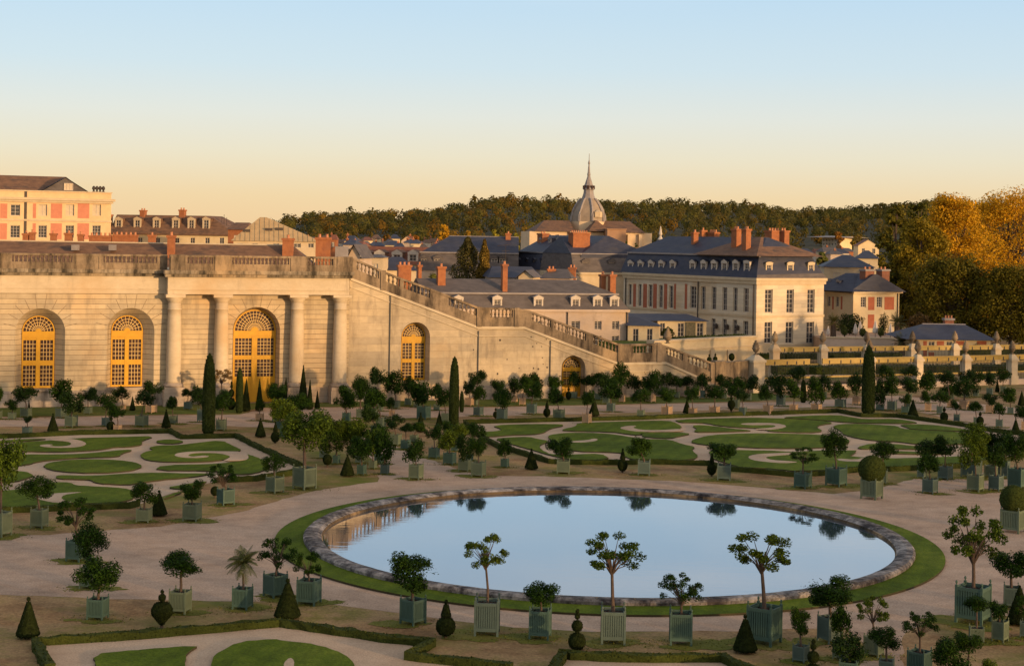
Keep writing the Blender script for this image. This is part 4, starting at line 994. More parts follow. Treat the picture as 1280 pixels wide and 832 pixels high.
mb = MB(); u = U(F2, 1121.5, 380); mb.tube([F2.W(u, -.1, 0), F2.W(u, -.1, ze-.2)], [.07, .07], 6); mb.build('drainpipe', M_gutter, b.t)
b = small_house('blue_roof_house', 'pale house under a broad blue hipped roof behind the brick panel house', 1030, 1092, 262, 318.5, 334, M_trim, M_slate, 13, .42, [])
b = small_house('blue_roof_house', 'narrow taller blue roof behind the broad blue hipped roof', 1070, 1097, 285, 313, 323, M_plaster, M_slate, 10, .4, [])
for k, px in enumerate((1024.5, 1037)):
    pass
F = dframe(1132, 191, 1243, 191.5)
b = Bld('garden_pavilion', 'single storey cream pavilion with red panels and wide blue hipped roof', 'pavilion', F, u=6)
ze = Z(F, 424, 1180)
w = [(U(F, a, 430), U(F, c, 430), Z(F, 433, a), Z(F, 426.5, a), dict(rows=3)) for a, c in ((1160.5, 1168), (1183, 1190), (1161, 1168))][:2]
b.wall(U(F, 1146, 430), U(F, 1238, 430), 8, 0, ze, w, M_plaster, .2)
for a, c, d, e in ((1154, 1158.5, 426, 449), (1171, 1180, 426, 433.5), (1193, 1205, 426, 434), (1161, 1168, 440, 445), (1221, 1233, 426, 433)): b.panel(U(F, a, 430), U(F, c, 430), Z(F, e, a), Z(F, d, a), M_brickpanel)
b.roof((U(F, 1131, 424), U(F, 1244, 424), -.8, 9), ze+.002, (U(F, 1153, 405, 4), U(F, 1207, 405, 4), 4, 4.3), Z(F, 405.5, 1180, 4), M_slate)
b.ridge((U(F, 1153, 405, 4.1), 4.15), (U(F, 1207, 405, 4.1), 4.15), Z(F, 405.5, 1180, 4))
b.chimney(U(F, 1181.5, 400, 4.6), U(F, 1192.5, 400, 4.6), 4.6, 5.5, Z(F, 409, 1186, 4), Z(F, 398, 1186, 4), 3, MATS['dull_red_brick'], cap=M_lead)

# ---- palace wing top left
F = dframe(-25, 256, 137.5, 263)
b = Bld('palace_wing', 'tall cream and pink palace wing glowing in the sun at the left edge', 'palace', F, u=8)
zp = Z(F, 239, 70); zc = Z(F, 247.5, 70); zs = Z(F, 274.5, 70)
fr_ = lambda a, c, d, e, **k: (U(F, a, 270), U(F, c, 270), Z(F, e, a), Z(F, d, a), k)
w = []
for k, (a, c) in enumerate(((13, 25), (48, 58.7), (82, 92.6), (115.5, 126))):
    w += [fr_(a, c, 255.5, 269.5, cols=2, rows=3, blind=k > 0), fr_(a, c, 281.5, 297, cols=3, rows=4)]
b.wall(0, F.len, 14, 0, zp, w, mat('sunny_cream_stone', (.62, .44, .24), (.54, .37, .20), .8, .9), .35)
b.band(-.1, F.len+.6, -.6, -.003, zc-.4, zc, M_trim); b.band(-.1, F.len+.3, -.3, -.003, zc-.75, zc-.402, M_trim)
b.band(0, F.len+.1, -.12, -.003, zs-.3, zs, M_trim, 'string_course'); b.band(0, F.len+.15, -.15, -.003, zp-.15, zp+.05, M_trim, 'parapet_coping')
for a, c in ((0, 9), (41, 45), (63.5, 77.5), (97, 111.5)):
    for d, e in ((254.3, 272.7), (279, 299)): b.panel(U(F, a, 270), U(F, c, 270), Z(F, e, a), Z(F, d, a), M_pinkpanel)
b.panel(U(F, 30, 270), U(F, 33.5, 270), 0, zp, M_gutter, 'downpipe_recess', pr=.04)
b.roof((-2, F.len-3.3, 1.5, 16), zp-.4, (-2, U(F, 82, 221, 8), 7, 7.6), Z(F, 220.5, 60, 7), M_browntile)
mb = MB(); a, c, m_ = U(F, 49, 238, 1.), U(F, 113, 238, 1.), U(F, 82, 222, 1.)
mb.face([F.W(a, 1.2, zp-.3), F.W(c, 1.2, zp-.3), F.W(m_, 1.2, Z(F, 222, 82, 1))]); mb.cur = 1
mb.face([F.W(a-.3, .9, zp-.3), F.W(m_, .9, Z(F, 221.5, 82, 1)), F.W(m_, 7, Z(F, 221.5, 82, 1)), F.W(a-.3, 7, zp-.3)]); mb.face([F.W(m_, .9, Z(F, 221.5, 82, 1)), F.W(c+.3, .9, zp-.3), F.W(c+.3, 7, zp-.3), F.W(m_, 7, Z(F, 221.5, 82, 1))])
o = mb.build('pediment', [M_slateg, M_slate], b.t)
b.window(U(F, 80, 233, .8), U(F, 91.5, 233, .8), Z(F, 238, 85, .8), Z(F, 229, 85, .8), 1.0, 3, 2, blind=True, parent=o)
for px in (118, 122, 126, 130): mb = MB(); mb.lathe([(.25, 0), (.12, .3), (.3, .5), (.25, .8), (.1, 1.0)], 7, F.W(U(F, px, 238), 1, zp+.05)); mb.build('roof_urn', M_gutter, b.t)

# ---- dormered house right of it
F = dframe(136, 284, 294, 280)
b = Bld('dormered_townhouse', 'cream town house with dark mansard, six dormers and tall orange chimneys', 'house', F, u=10)
ze, zb = Z(F, 292, 210), Z(F, 269, 210, 2.2)
w = [(U(F, a, 300), U(F, a+6, 300), Z(F, 307, a), Z(F, 297, a), dict(rows=3)) for a in (172, 194, 218, 237.5, 256, 274)]
b.wall(0, F.len, 12, 0, ze, w, mat('warm_yellow_render', (.66, .52, .30), (.58, .44, .25), .8, .9), .25)
b.band(0, F.len+.2, -.3, -.003, ze-.25, ze, M_browntile, 'eaves')
b.roof((0, F.len+.2, -.3, 12), ze+.002, (0, U(F, 263, 268, 3), 3, 9), zb, M_browntile)
for px in (148, 171.5, 195.5, 219.5, 239, 257.5): b.dormer(U(F, px, 280, .7), 1.35, Z(F, 287, px, .7), Z(F, 275, px, .7), .7, 2.2, M_trim, M_browntile, rows=3)
for x0, x1, y0 in ((174.5, 180.5, 262.5), (223.5, 230, 262), (133, 138, 268)): b.chimney(U(F, x0, 270, 2.5), U(F, x1, 270, 2.5), 2.5, 3.6, ze, Z(F, y0, x0, 2.5), 2)
mb = MB(); u = U(F, 280, 280, 3)
for du in (-.4, 0, .5): mb.tube([F.W(u+du, 3, ze-1), F.W(u+du, 3, Z(F, 268, 280, 3)-abs(du))], [.05, .04], 5)
mb.build('aerial', M_gutter, b.t)
# ---- pyramid zinc roof
F = dframe(291, 236, 399, 238)
b = Bld('zinc_roof_hall', 'square hall under a ribbed tan pyramid roof, lit by low sun', 'building', F, u=6)
ze, zr = Z(F, 301.5, 340), Z(F, 271.5, 329, 7); uc = U(F, 329, 280, 7)
w = [(U(F, a, 305), U(F, c, 305), Z(F, 309.5, a), Z(F, 304, a), dict(rows=2, cols=2)) for a, c in ((296, 303), (315, 322), (341, 349), (367, 376), (385, 392))]
b.wall(0, F.len, 14, 0, ze, w, M_trim, .25)
b.roof((-.4, F.len+.4, -.4, 14.4), ze+.002, (uc-.5, uc+.5, 6.8, 7.2), zr, M_zinc)
mb = MB(); n = 19
for k in range(1, n):
    u = -.4+(F.len+.8)*k/n; t_ = 1.-abs(u-uc)/((uc+.4) if u < uc else (F.len+.4-uc)); t_ = max(.04, min(1, t_))
    p0 = Vector(F.W(u, -.4, ze+.03)); p1 = Vector(F.W(u+(0), -.4+7.2*t_, ze+(zr-ze)*t_+.03)); mb.tube([p0, p1], [.055, .055], 4)
mb.build('roof_rib', M_zinc, b.t)
for px, py in ((308, 289), (336, 287.5), (349, 287)):
    mb = MB(); u, z = F.uz(px, py, 3); y_ = -.4+7.2*(z-ze)/(zr-ze); mb.box(u-.55, u+.55, y_-.25, y_+.5, z-.25, z+.3, F.W); mb.build('skylight', M_gutter, b.t)
small_house('brick_stub_house', 'small red brick house end showing left of the zinc pyramid roof', 284, 306, 262, 278, 287, M_brick, M_browntile, 6, .1)
# ---- long brown roof just behind the balustrade
F = dframe(-40, 158, 412, 160)
b = Bld('long_low_building', 'long low brown tiled roof running behind the orangery balustrade', 'building', F, u=15)
zr = Z(F, 304.5, 200, 4); ze = zr-2.6
b.wall(0, F.len-1.2, 8, 0, ze, [], M_palecol); b.roof((-.3, F.len-.9, -.4, 8.4), ze+.002, (-.3, F.len-4, 3.9, 4.1), zr, M_browntile); b.ridge((0, 4), (F.len-4, 4), zr, m=M_trim)
for x0, x1, y0, yy, n in ((209, 217.5, 294, 1.6, 1), (353, 366.5, 297.5, 2.2, 1), (394.5, 413, 296.5, 3, 2)): b.chimney(U(F, x0, 305, yy), U(F, x1, 305, yy), yy, yy+.9, ze-.5, Z(F, y0, x0, yy), n)
mb = MB(); mb.box(U(F, 419, 310, 3), U(F, 435, 310, 3), 3, 4, ze-3, Z(F, 308, 425, 3), F.W); mb.build('grey_vent_box', M_lead, b.t)
for px in (94.5, 141): 
    mb = MB(); u, z = F.uz(px, 309, 2.2); mb.box(u-.3, u+.3, 1.6, 2.6, z-.3, z+.25, F.W); mb.build('roof_vent', M_lead, b.t)
F = dframe(-30, 205, 172, 206)
b = Bld('chimney_row_building', 'low tiled building with a crowded row of orange chimney stacks before the palace', 'building', F, u=12)
zr = Z(F, 304, 70, 4); b.wall(0, F.len, 8, 0, zr-3, [], M_palecol); b.roof((0, F.len, -.3, 8.3), zr-2.99, (0, F.len, 3.9, 4.1), zr, M_browntile)
for x0, x1, y0 in ((28, 35, 291.5), (36.5, 42, 290), (62.5, 69, 291.5), (80.5, 89, 291), (97, 103, 292.5), (111, 139, 294), (140, 142, 294), (142, 171, 293), (185, 193.5, 293.5)): b.chimney(U(F, x0, 300, 3), U(F, x1, 300, 3), 3, 4, zr-2, Z(F, y0, x0, 3), max(1, int((x1-x0)/5)))
# ---- red roof range
F = dframe(436, 300, 534, 296)
b = Bld('red_tiled_range', 'long red brown tiled roof with white dormers left of the blue slate range', 'building', F, u=6)
ze, zr = Z(F, 330, 480), Z(F, 308, 480, 5)
b.wall(0, F.len, 10, 0, ze, [], M_plaster); b.roof((-.3, F.len, -.4, 10.4), ze+.002, (0, F.len, 4.9, 5.1), zr, M_redtile)
for px in (456, 474, 496, 516): b.dormer(U(F, px, 322, .6), 2., Z(F, 328, px, .6), Z(F, 318, px, .6), .6, 3.2, M_white, M_browntile, rows=2)
small_house('gabled_white_house', 'small pale rendered house with white dormer behind the top of the stair', 458, 478, 240, 318, 322, M_trim, M_slateg, 6, .3)
small_house('slate_shed', 'low blue slate hipped roof below the red tiled range', 478, 520, 245, 321, 338, M_trim, M_slate, 9, .35)
small_house('gable_end_house', 'grey gable end rising just above the top of the stair balustrade', 434, 450, 200, 305, 322, M_palecol, M_slateg, 6, gable=True)

# ---- cathedral
DC = 480.; F = Fr(P(660, 290, DC), P(816, 290, DC+6))
b = Bld('cathedral', 'domed church with ribbed slate dome, lantern and slender spire on the skyline', 'church', F, u=18)
zg = 0; q = lambda py, px, y=0.: Z(F, py, px, y); s = lambda px, y=0.: U(F, px, 285, y)
M_church = mat('church_stone', (.58, .44, .28), (.50, .37, .23), .3, .9)
b.wall(s(662), s(716), 16, 0, q(289.5, 690), [], M_church, name='nave_wall'); b.wall(s(757), s(815), 18, 0, q(291, 790), [], M_church, name='choir_wall')
mb = MB(); mb.box(s(712), s(758), -1, 22, 0, q(290, 730), F.W); mb.build('transept_wall', M_church, b.t)
mb = MB(); mb.box(s(754), s(777), -6, -.2, 0, q(287, 765), F.W); mb.box(s(753), s(778), -6.3, -.1, q(287, 765)+.01, q(286, 765), F.W); mb.build('tower', mat('brown_tower_stone', (.33, .20, .12), (.26, .15, .09), .4, .9), b.t)
for px in (786, 800, 690, 700): mb = MB(); mb.box(s(px)-.5, s(px)+.5, -1, .3, 0, q(293, px), F.W); mb.build('buttress', M_church, b.t)
b.roof((s(668), s(718), -1, 17), q(289.3, 690), (s(686), s(718), 7.5, 8.5), q(275.5, 700, 8), M_browntile, 'nave_roof')
b.roof((s(756), s(806), -1, 19), q(290.7, 780), (s(756), s(795), 8.5, 9.5), q(276.5, 780, 9), M_browntile, 'choir_roof')
b.roof((s(733), s(760), -3, 8), q(289, 745), (s(746.5), s(748), 2, 8), q(275.5, 747, 2), M_browntile, 'transept_roof')
yc = 9.; uc = s(735, yc); c = F.W(uc, yc, 0); zz = lambda py: Z(F, py, 735, yc); m_ = DC/FPX
RD = 22.3*m_
mb = MB(); mb.lathe([(RD*1.02, zz(292)), (RD*1.02, zz(277))], 8, c, rad(12)); mb.build('drum', M_church, b.t)
dome = [(22.3, 277), (21.6, 270), (19.4, 263), (16.2, 257), (12.6, 252), (9.3, 248.5)]
mb = MB(); mb.sm = False; mb.lathe([(r*m_, zz(y)) for r, y in dome], 8, c, rad(12)); mb.build('dome', mat('dome_slate', (.29, .225, .16), (.21, .165, .12), .6, .6, spec=.3), b.t)
for k in range(8):
    mb = MB(); a = rad(12+45*k); mb.tube([(c[0]+r*m_*math.cos(a)*1.01, c[1]+r*m_*math.sin(a)*1.01, zz(y)) for r, y in dome], [.42]*6, 5); mb.build('dome_rib', M_lead, b.t)
mb = MB(); mb.lathe([(9.3*m_, zz(248.5)), (8.6*m_, zz(247)), (6.9*m_, zz(242)), (6.3*m_, zz(237.5)), (7.6*m_, zz(237)), (7.2*m_, zz(234.8)), (6.4*m_, zz(234.5)), (6.2*m_, zz(231.5)), (5.2*m_, zz(230.5)), (4.2*m_, zz(227)), (2.6*m_, zz(222.5)), (1.9*m_, zz(220)), (2.3*m_, zz(218)), (1.6*m_, zz(215)), (1.2*m_, zz(209)), (.8*m_, zz(206)), (1.5*m_, zz(204)), (1.0*m_, zz(202)), (.45*m_, zz(200)), (.3*m_, zz(192))], 8, c, rad(12)); mb.build('lantern_spire', M_lead, b.t)
for k in range(8):
    mb = MB(); a = rad(34.5+45*k); p = (c[0]+6.0*m_*math.cos(a), c[1]+6.0*m_*math.sin(a)); mb.lathe([(.5, zz(236.5)), (.5, zz(232))], 5, (p[0], p[1], 0)); mb.build('lantern_opening', M_dark, b.t)
mb = MB(); u = s(741, -.2)
a = rad(12+45*6.5); mb.lathe([(1.5, zz(271.5)), (1.5, zz(265)), (.3, zz(262.5))], 6, (c[0]+RD*.86*math.cos(a), c[1]+RD*.86*math.sin(a), 0)); mb.build('dome_dormer', M_trim, b.t)

# ---- far town: each house its own
cols = [(M_plaster, 'cream'), (M_white, 'white'), (M_palecol, 'pinkish'), (MATS['warm_yellow_render'], 'yellow'), (M_brick, 'brick')]
rfs = [(M_redtile, 'red tiled'), (M_browntile, 'brown tiled'), (M_slate, 'slate'), (M_slateg, 'grey')]
rr = random.Random(21); nth = {}
ORD = ['first', 'second', 'third', 'fourth', 'fifth', 'sixth', 'seventh', 'eighth', 'ninth', 'tenth', 'eleventh', 'twelfth', 'thirteenth', 'fourteenth']
spots = []
for x in range(388, 556, 9): spots.append((x+rr.uniform(-3, 3), rr.uniform(8, 14), rr.uniform(430, 620), rr.uniform(290.5, 302), 'left'))
for x in range(436, 548, 12): spots.append((x+rr.uniform(-4, 4), rr.uniform(10, 16), rr.uniform(345, 400), rr.uniform(299, 305), 'left'))
for x in range(1008, 1066, 9): spots.append((x+rr.uniform(-3, 3), rr.uniform(9, 15), rr.uniform(380, 560), rr.uniform(309, 316), 'right'))
spots.sort()
for x, w, d, yt, side in spots:
    (mw, cn), (mr, rn) = rr.choice(cols), rr.choice(rfs); key = (cn, rn, side)
    nth.setdefault(key, 0); nth[key] += 1; base = 'left of the slate range' if side == 'left' else 'right of the hotel'
    small_house('town_house', f'far {cn} house, {rn} roof, {base}, {ORD[nth[key]-1]} from left', x-w/2, x+w/2, d, yt, yt+rr.uniform(4, 7), mw, mr, rr.uniform(6, 10), rr.uniform(.05, .3), [(x-2, x-.3, yt-1.8)] if rr.random() < .7 else [], gable=rr.random() < .35, group='far houses of the town')
F = Fr(P(1028, 300, 600), P(1050, 300, 585)); Fq = Fr(P(1050, 300, 585), P(1065, 300, 592))
b = Bld('apartment_block', 'distant pale apartment block on the wooded slope right of the hotel chimneys', 'building', Fq, u=2)
ze = Z(Fq, 297, 1057); M_apt = mat('grey_apartment_render', (.42, .36, .28), (.36, .3, .23), .4, .9)
b.wall(0, Fq.len, 12, 0, ze, [], MATS['warm_yellow_render'], F=Fq, sides=False)
w = [(F.len*(k+.25)/6, F.len*(k+.7)/6, Z(F, y+3.2, 1040), Z(F, y, 1040), dict(cols=2, rows=1)) for k in range(6) for y in (298.5, 303.5)]
b.wall(0, F.len, 6, 0, ze, w, M_apt, F=F, sides=False)
b.roof((-.4, Fq.len+.4, -.4, 14), ze+.002, (2, Fq.len-2, 6, 7), Z(Fq, 295, 1057), M_lead, F=Fq); b.roof((-.4, F.len, -.4, 12), ze+.004, (0, F.len, 5, 6), Z(F, 295.3, 1040), M_lead, F=F)
small_house('hillside_house', 'distant house with red roof and yellow gable right of the apartment block', 1072, 1098, 520, 299, 307, MATS['warm_yellow_render'], M_redtile, 9, gable=True)
small_house('hillside_house', 'pale distant house with dark sloping roof below the apartment block', 1030, 1046, 480, 309, 315, M_trim, M_slateg, 8, .1)

# ------------------------------------------------------------------ gate piers, railings and garden beyond
M_gold = mat('gilded_iron', (.37, .245, .05), (.29, .185, .035), 3, .45)
M_iron = mat('black_iron', (.03, .03, .03), rough=.6)
A0, A1 = G(944.5, 490), G(1265, 480); FA = Fr(A0, A1)
B0, B1 = G(968, 471), G(1245, 466); FB = Fr(B0, B1)
mb = MB(); mb.sm = True
mb.lathe([(.28, 0), (.12, .08), (.1, .2), (.24, .32), (.36, .55), (.38, .66), (.30, .74), (.34, .86), (.22, 1.0), (.28, 1.08), (.12, 1.2), (.16, 1.28), (.02, 1.42)], 10)
VASE = mb.data('vase', M_weather)
def pier(F, px, ytop, w, label, vase=True, hb=None):
    u = F.u(px, 455); z = F.z(px, ytop); t = thing('gate_pier', label, 'gate pier', F.W(u, 0, 0), 'stone piers of the railings')
    W = lambda a, y, zz_: F.W(u+a, y, zz_)
    mb = MB(); h = w/2; zc = z-.55
    zc += .12; mb.box(-h, h, -h, h, 0, zc-.3, W); mb.box(-h-.08, h+.08, -h-.08, h+.08, 0.001, .9, W)
    mb.box(-h-.1, h+.1, -h-.1, h+.1, zc-.298, zc-.05, W)
    frustum(mb, F, (u-h-.04, u+h+.04, -h-.04, h+.04), zc-.048, (u-.2, u+.2, -.2, .2), z, True)
    mb.build('shaft', M_stone, t)
    if vase: inst('vase', VASE, t, (0, 0, z))
    return u
ORDN = ['leftmost', 'second', 'third', 'fourth', 'fifth', 'rightmost']
ua = []
for k, px in enumerate((944.5, 1087, 1147, 1207, 1265)):
    ua.append(pier(FA, px, 443+(-.7 if k else 0), 0.82 if k else 1.3, ['stout pale stone pier joining the low wall beyond the stair foot', 'pale stone pier almost hidden behind the tall dark cypress', 'near row stone pier with vase, first right of the dark cypress', 'near row stone pier with vase, middle one right of the cypress', 'near row stone pier with vase closest to the right edge'][k]))
ub = []
for k, px in enumerate((968, 1028, 1083, 1140, 1193, 1245)):
    ub.append(pier(FB, px, 430 if k < 3 else 429, 0.82, f'far row stone pier topped by a vase before the garden, {"leftmost" if k == 0 else ORDN[k] + (" from the left" if k < 5 else "")}'))
def fence(F, segs, z_top, label, d=.0):
    t = thing('iron_fence', label, 'fence', F.W(segs[0][0], 0, 0), 'gilded railings of the garden')
    mb = MB()
    for a, c in segs: mb.box(a, c, -.06, .06, z_top-.46, z_top, F.W); mb.box(a, c, -.09, .09, z_top+.001, z_top+.07, F.W); mb.box(a, c, -.05, .05, 1.25, 1.40, F.W)
    mb.build('gilded_rail', M_gold, t)
    mb = MB()
    for a, c in segs:
        n = int((c-a)/.19)
        for k in range(n): u = a+(c-a)*(k+.5)/n; mb.box(u-.014, u+.014, -.014, .014, .55, z_top-.461, F.W)
        n = int((c-a)/1.1)
        for k in range(n): u = a+(c-a)*(k+.5)/n+R.uniform(-.2, .2); mb.box(u-.07, u+.07, -.075, -.061, z_top-.45, z_top-.12, F.W)
    o = mb.build('iron_bar', M_iron, t); o['kind'] = 'stuff'
    mb = MB()
    for a, c in segs: mb.box(a, c, -.25, .25, 0, .55, F.W)
    mb.build('stone_base', M_palecol, t)
sg = lambda F, L: [(F.u(a, 455), F.u(c, 455)) for a, c in L]
fence(FA, sg(FA, [(951, 1012), (1028, 1082.5), (1091.5, 1142.5), (1151.5, 1202.5), (1211.5, 1260.5), (1269.5, 1330)]), 3.05, 'near gilded railing with broad gold band between the pale piers')
fence(FB, sg(FB, [(972, 1023.5), (1032.5, 1078.5), (1087.5, 1135.5), (1144.5, 1188.5), (1197.5, 1240.5), (1249.5, 1320)]), 3.15, 'far gilded railing with gold band in front of the hotel garden')
mb = MB(); u0 = FO.u(893, 480); zz_ = FO.z(900, 453, 0); 
t = thing('low_wall', 'mottled low stone wall and newel between the stair foot and the stout pier', 'wall', FO.W(u0, 0, 0))
mb.box(u0, u0+.95, -.25, .7, 0, zz_, FO.W); mb.box(u0-.06, u0+1.0, -.31, .76, zz_+.001, zz_+.16, FO.W); mb.build('newel', M_weather, t)
mb = MB(); p0 = Vector(FO.W(u0+.95, .2, 0)); p1 = Vector(FA.W(ua[0]-.8, 0, 0)); Fw = Fr(p0, p1)
wall_face(mb, Fw, rect_pts(0, Fw.len, 0, zz_-.12), [], 0, .1); mb.box(0, Fw.len, .01, .5, 0, zz_-.13, Fw.W); mb.box(0, Fw.len, -.06, .56, zz_-.119, zz_, Fw.W); mb.build('wall', M_weather, t)
mb = MB()
for k in range(5): mb.box(u0-3.5+k*.5, u0+1.2, -1.9+k*.32, -.13, k*.17, k*.17+.168, FO.W)
mb.build('steps', M_palecol, t)
inst("vase", VASE, st, tuple(Vector(FO.W(FO.u(835, 430), .1, FO.z(835, 429)))-Vector(st.location)), (1.1, 1.1, 1.0))
# ------------------------------------------------------------------ foliage
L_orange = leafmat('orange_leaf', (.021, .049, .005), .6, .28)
L_sunlit = leafmat('sunlit_tint_leaf', (.070, .105, .010), .65, .3)  # orange tree leaf with warm sunlight put into its colour
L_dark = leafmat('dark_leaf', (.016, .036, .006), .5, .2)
L_palm = leafmat('palm_leaf', (.075, .090, .030), .45, .2)
L_top = leafmat('yew_leaf', (.015, .021, .007), .6, .1); M_yew = mat('clipped_yew', (.022, .030, .009), (.006, .009, .003), 9, 1., bmp=.9, bscale=14, spec=.0); M_boxw = mat('clipped_boxwood', (.045, .058, .014), (.014, .019, .005), 8, 1., bmp=.9, bscale=14, spec=.0); M_cypb = mat('cypress_green', (.030, .042, .010), (.009, .013, .004), 8, 1., bmp=.9, bscale=14, spec=.0)
L_topg = leafmat('boxwood_leaf', (.05, .07, .018), .45, .1)
L_cyp = leafmat('cypress_leaf', (.030, .045, .014), .5, .12)
L_brown = leafmat('dry_leaf', (.26, .15, .06), .4, .2)
M_bark = mat('grey_brown_bark', (.115, .078, .056), (.065, .046, .033), 6, .95, bmp=.5)
M_soil = mat('dark_potting_soil', (.07, .045, .035), (.04, .028, .02), 6, 1.)
M_core = mat('shaded_inner_twigs', (.020, .026, .010), (.012, .016, .006), 5, 1.)

def rdir(rr):
    while True:
        v = Vector((rr.uniform(-1, 1), rr.uniform(-1, 1), rr.uniform(-1, 1)))
        if .05 < v.length < 1: return v.normalized()
def crown_dense(seed, n=2300, size=.125, lump=.3, flat=1.):
    """a leafy head grown as a union of unequal tufts, with stray shoots"""
    rr = random.Random(seed); mb = MB()
    bl = [(Vector((rr.uniform(-.1, .1), rr.uniform(-.1, .1), rr.uniform(-.15, .05))), rr.uniform(.52, .64))]
    for k in range(rr.randint(8, 12)):
        a = 2*math.pi*(k*.618+rr.uniform(-.1, .1)); el = rr.uniform(-.6, .95); q = math.sqrt(max(.08, 1-el*el)); s_ = rr.uniform(.40, .72)
        bl.append((Vector((math.cos(a)*q*s_, math.sin(a)*q*s_, el*.62)), rr.uniform(.22, .40)))
    ws = [b_[1]**2 for b_ in bl]
    for i in range(n):
        c, r = rr.choices(bl, ws)[0]; d = rdir(rr); p = c+d*r*(rr.random()**.35)
        if p.length > 1.04: p *= 1.04/p.length
        mb.leaf(p, d*1.0+rdir(rr)*.8+Vector((0, 0, .25)), size*rr.uniform(.7, 1.25), .55, rr)
    for k in range(9):
        d = rdir(rr); d.z = abs(d.z)*.8; 
        for j in range(12): mb.leaf(d*(.40+.05*j)+rdir(rr)*.045, rdir(rr)+Vector((0, 0, .4)), size*rr.uniform(.6, 1.), .5, rr)
    return mb.data('crown', [L_orange])
def crown_open(seed, clumps=15, per=120, size=.088, cr_=.205, updir=.0):
    rr = random.Random(seed); mb = MB(); br = MB()
    for c in range(clumps):
        a = 2*math.pi*(c*.618+rr.uniform(-.08, .08)); el = rr.uniform(-.45, 1.0); q = math.sqrt(max(.05, 1-abs(el)**2*.8))
        rad_ = rr.uniform(.55, .86)
        ctr = Vector((math.cos(a)*q*rad_, math.sin(a)*q*rad_, el*.78+updir)); s_ = cr_*rr.uniform(.7, 1.2)
        br.tube([(0, 0, -.62), (ctr.x*.3, ctr.y*.3, -.42+(ctr.z+.42)*.35), ctr*.85], [.028, .019, .007], 5)
        for i in range(per):
            d = rdir(rr); p = ctr+Vector((d.x, d.y, d.z*.8))*s_*rr.random()**.4
            mb.leaf(p, d*.5+rdir(rr)+Vector((0, 0, .3)), size*rr.uniform(.7, 1.3), .55, rr)
    return mb.data('crown', [L_orange]), br.data('branches', [M_bark])
def variant(me, mat_, name='crown'):
    m2 = me.copy(); m2.materials.clear(); m2.materials.append(mat_); return m2
DENSE = [crown_dense(s, 4200, .098) for s in (1, 2, 3, 4, 5, 6)]; DENSE_S = [crown_dense(s, 1900, .14) for s in (11, 12, 13, 14, 15, 16)]
OPEN = [crown_open(s, c, p) for s, c, p in ((21, 19, 150), (22, 24, 130), (23, 28, 110))]
YEL = [variant(m_, L_sunlit) for m_ in DENSE_S[:2]]; LIT_D = [variant(m_, L_sunlit) for m_ in DENSE[:2]]
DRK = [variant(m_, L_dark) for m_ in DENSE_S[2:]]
LIT_OPEN = [(variant(a, L_sunlit), b_) for a, b_ in OPEN[:2]]
BRN = variant(OPEN[2][0], L_brown)
def palm_crown(seed, fronds=34, leaflets=26, droop=1.0):
    rr = random.Random(seed); mb = MB()
    for f in range(fronds):
        a = 2*math.pi*f*.618; e0 = rr.uniform(-.35, 1.35); L = rr.uniform(.85, 1.05)
        p = Vector((0, 0, 0)); d = Vector((math.cos(a)*math.cos(e0), math.sin(a)*math.cos(e0), math.sin(e0))); side = Vector((-math.sin(a), math.cos(a), 0))
        prev = p.copy()
        for k in range(leaflets):
            t = (k+1)/leaflets; d = (d+Vector((0, 0, -.055*droop))).normalized(); p = p+d*(L/leaflets)
            ln = .26*math.sin(math.pi*min(1, .15+t*.85))+.05
            for s_ in (-1, 1):
                tip = p+(side*s_*.75+d*.55+Vector((0, 0, -.35*droop))).normalized()*ln
                w = d*.014
                mb.face([p-w, p+w, tip+w*.3, tip-w*.3])
            mb.face([prev-side*.008, prev+side*.008, p+side*.006, p-side*.006]); prev = p.copy()
    return mb.data('crown', [L_palm])
PALM = palm_crown(3); PALM2 = palm_crown(5, 30, 20, .8); PALM2.materials[0] = leafmat('date_palm_leaf', (.075, .075, .030), .4, .2)

# ---- planter boxes (Versailles tubs): unit cube footprint, unit height
def planter(green, far):
    mb = MB(); fin = MB(); f1 = MB(); f1.lathe([(.03, .90), (.022, .93), (.045, .955), (.042, .985), (.012, 1.01)], 8)
    for sx in (-1, 1):
        for sy in (-1, 1):
            mb.box(sx*.46-.045, sx*.46+.045, sy*.46-.045, sy*.46+.045, 0, .90)
            (mb if far else fin).lathe([(.03, .90), (.022, .93), (.045, .955), (.042, .985), (.012, 1.01)], 8, (sx*.46, sy*.46, 0))
    for ang in range(4):
        c, s_ = round(math.cos(ang*math.pi/2)), round(math.sin(ang*math.pi/2)); q = lambda x, y, z: (x*c-y*s_, x*s_+y*c, z)
        mb.box(-.413, .413, -.495, -.455, .78, .86, q); mb.box(-.413, .413, -.49, -.455, .13, .22, q)
        n = 9
        for k in range(n):
            a = -.413+.826*k/n; mb.box(a+.013, a+.826/n-.013, -.485, -.43, .221, .779, q)
        mb.box(-.413, .413, -.425, -.40, .14, .83, q)
    soil = MB(); soil.box(-.42, .42, -.42, .42, .70, .765)
    for k in range(40): soil.leaf((R.uniform(-.4, .4), R.uniform(-.4, .4), .775), rdir(R), .09, .8)
    return mb.data('planter_box', green), f1.data('finial', green), soil.data('soil', M_soil)
def paint(name, c): return mat(name, c, tuple(x*.78 for x in c), 1.1, .6, bmp=.15, bscale=10, dirt=tuple(x*.5 for x in c), dscale=2.2, dlo=.55, dhi=.8)
TUB = {(k, far): planter(paint(n, c), far) for far in (False, True) for k, n, c in (('g', 'sage_green_paint', (.118, .150, .092)), ('b', 'blue_green_paint', (.085, .122, .098)), ('t', 'deep_teal_paint', (.060, .108, .080)), ('p', 'pale_salmon_paint', (.40, .27, .16)))}

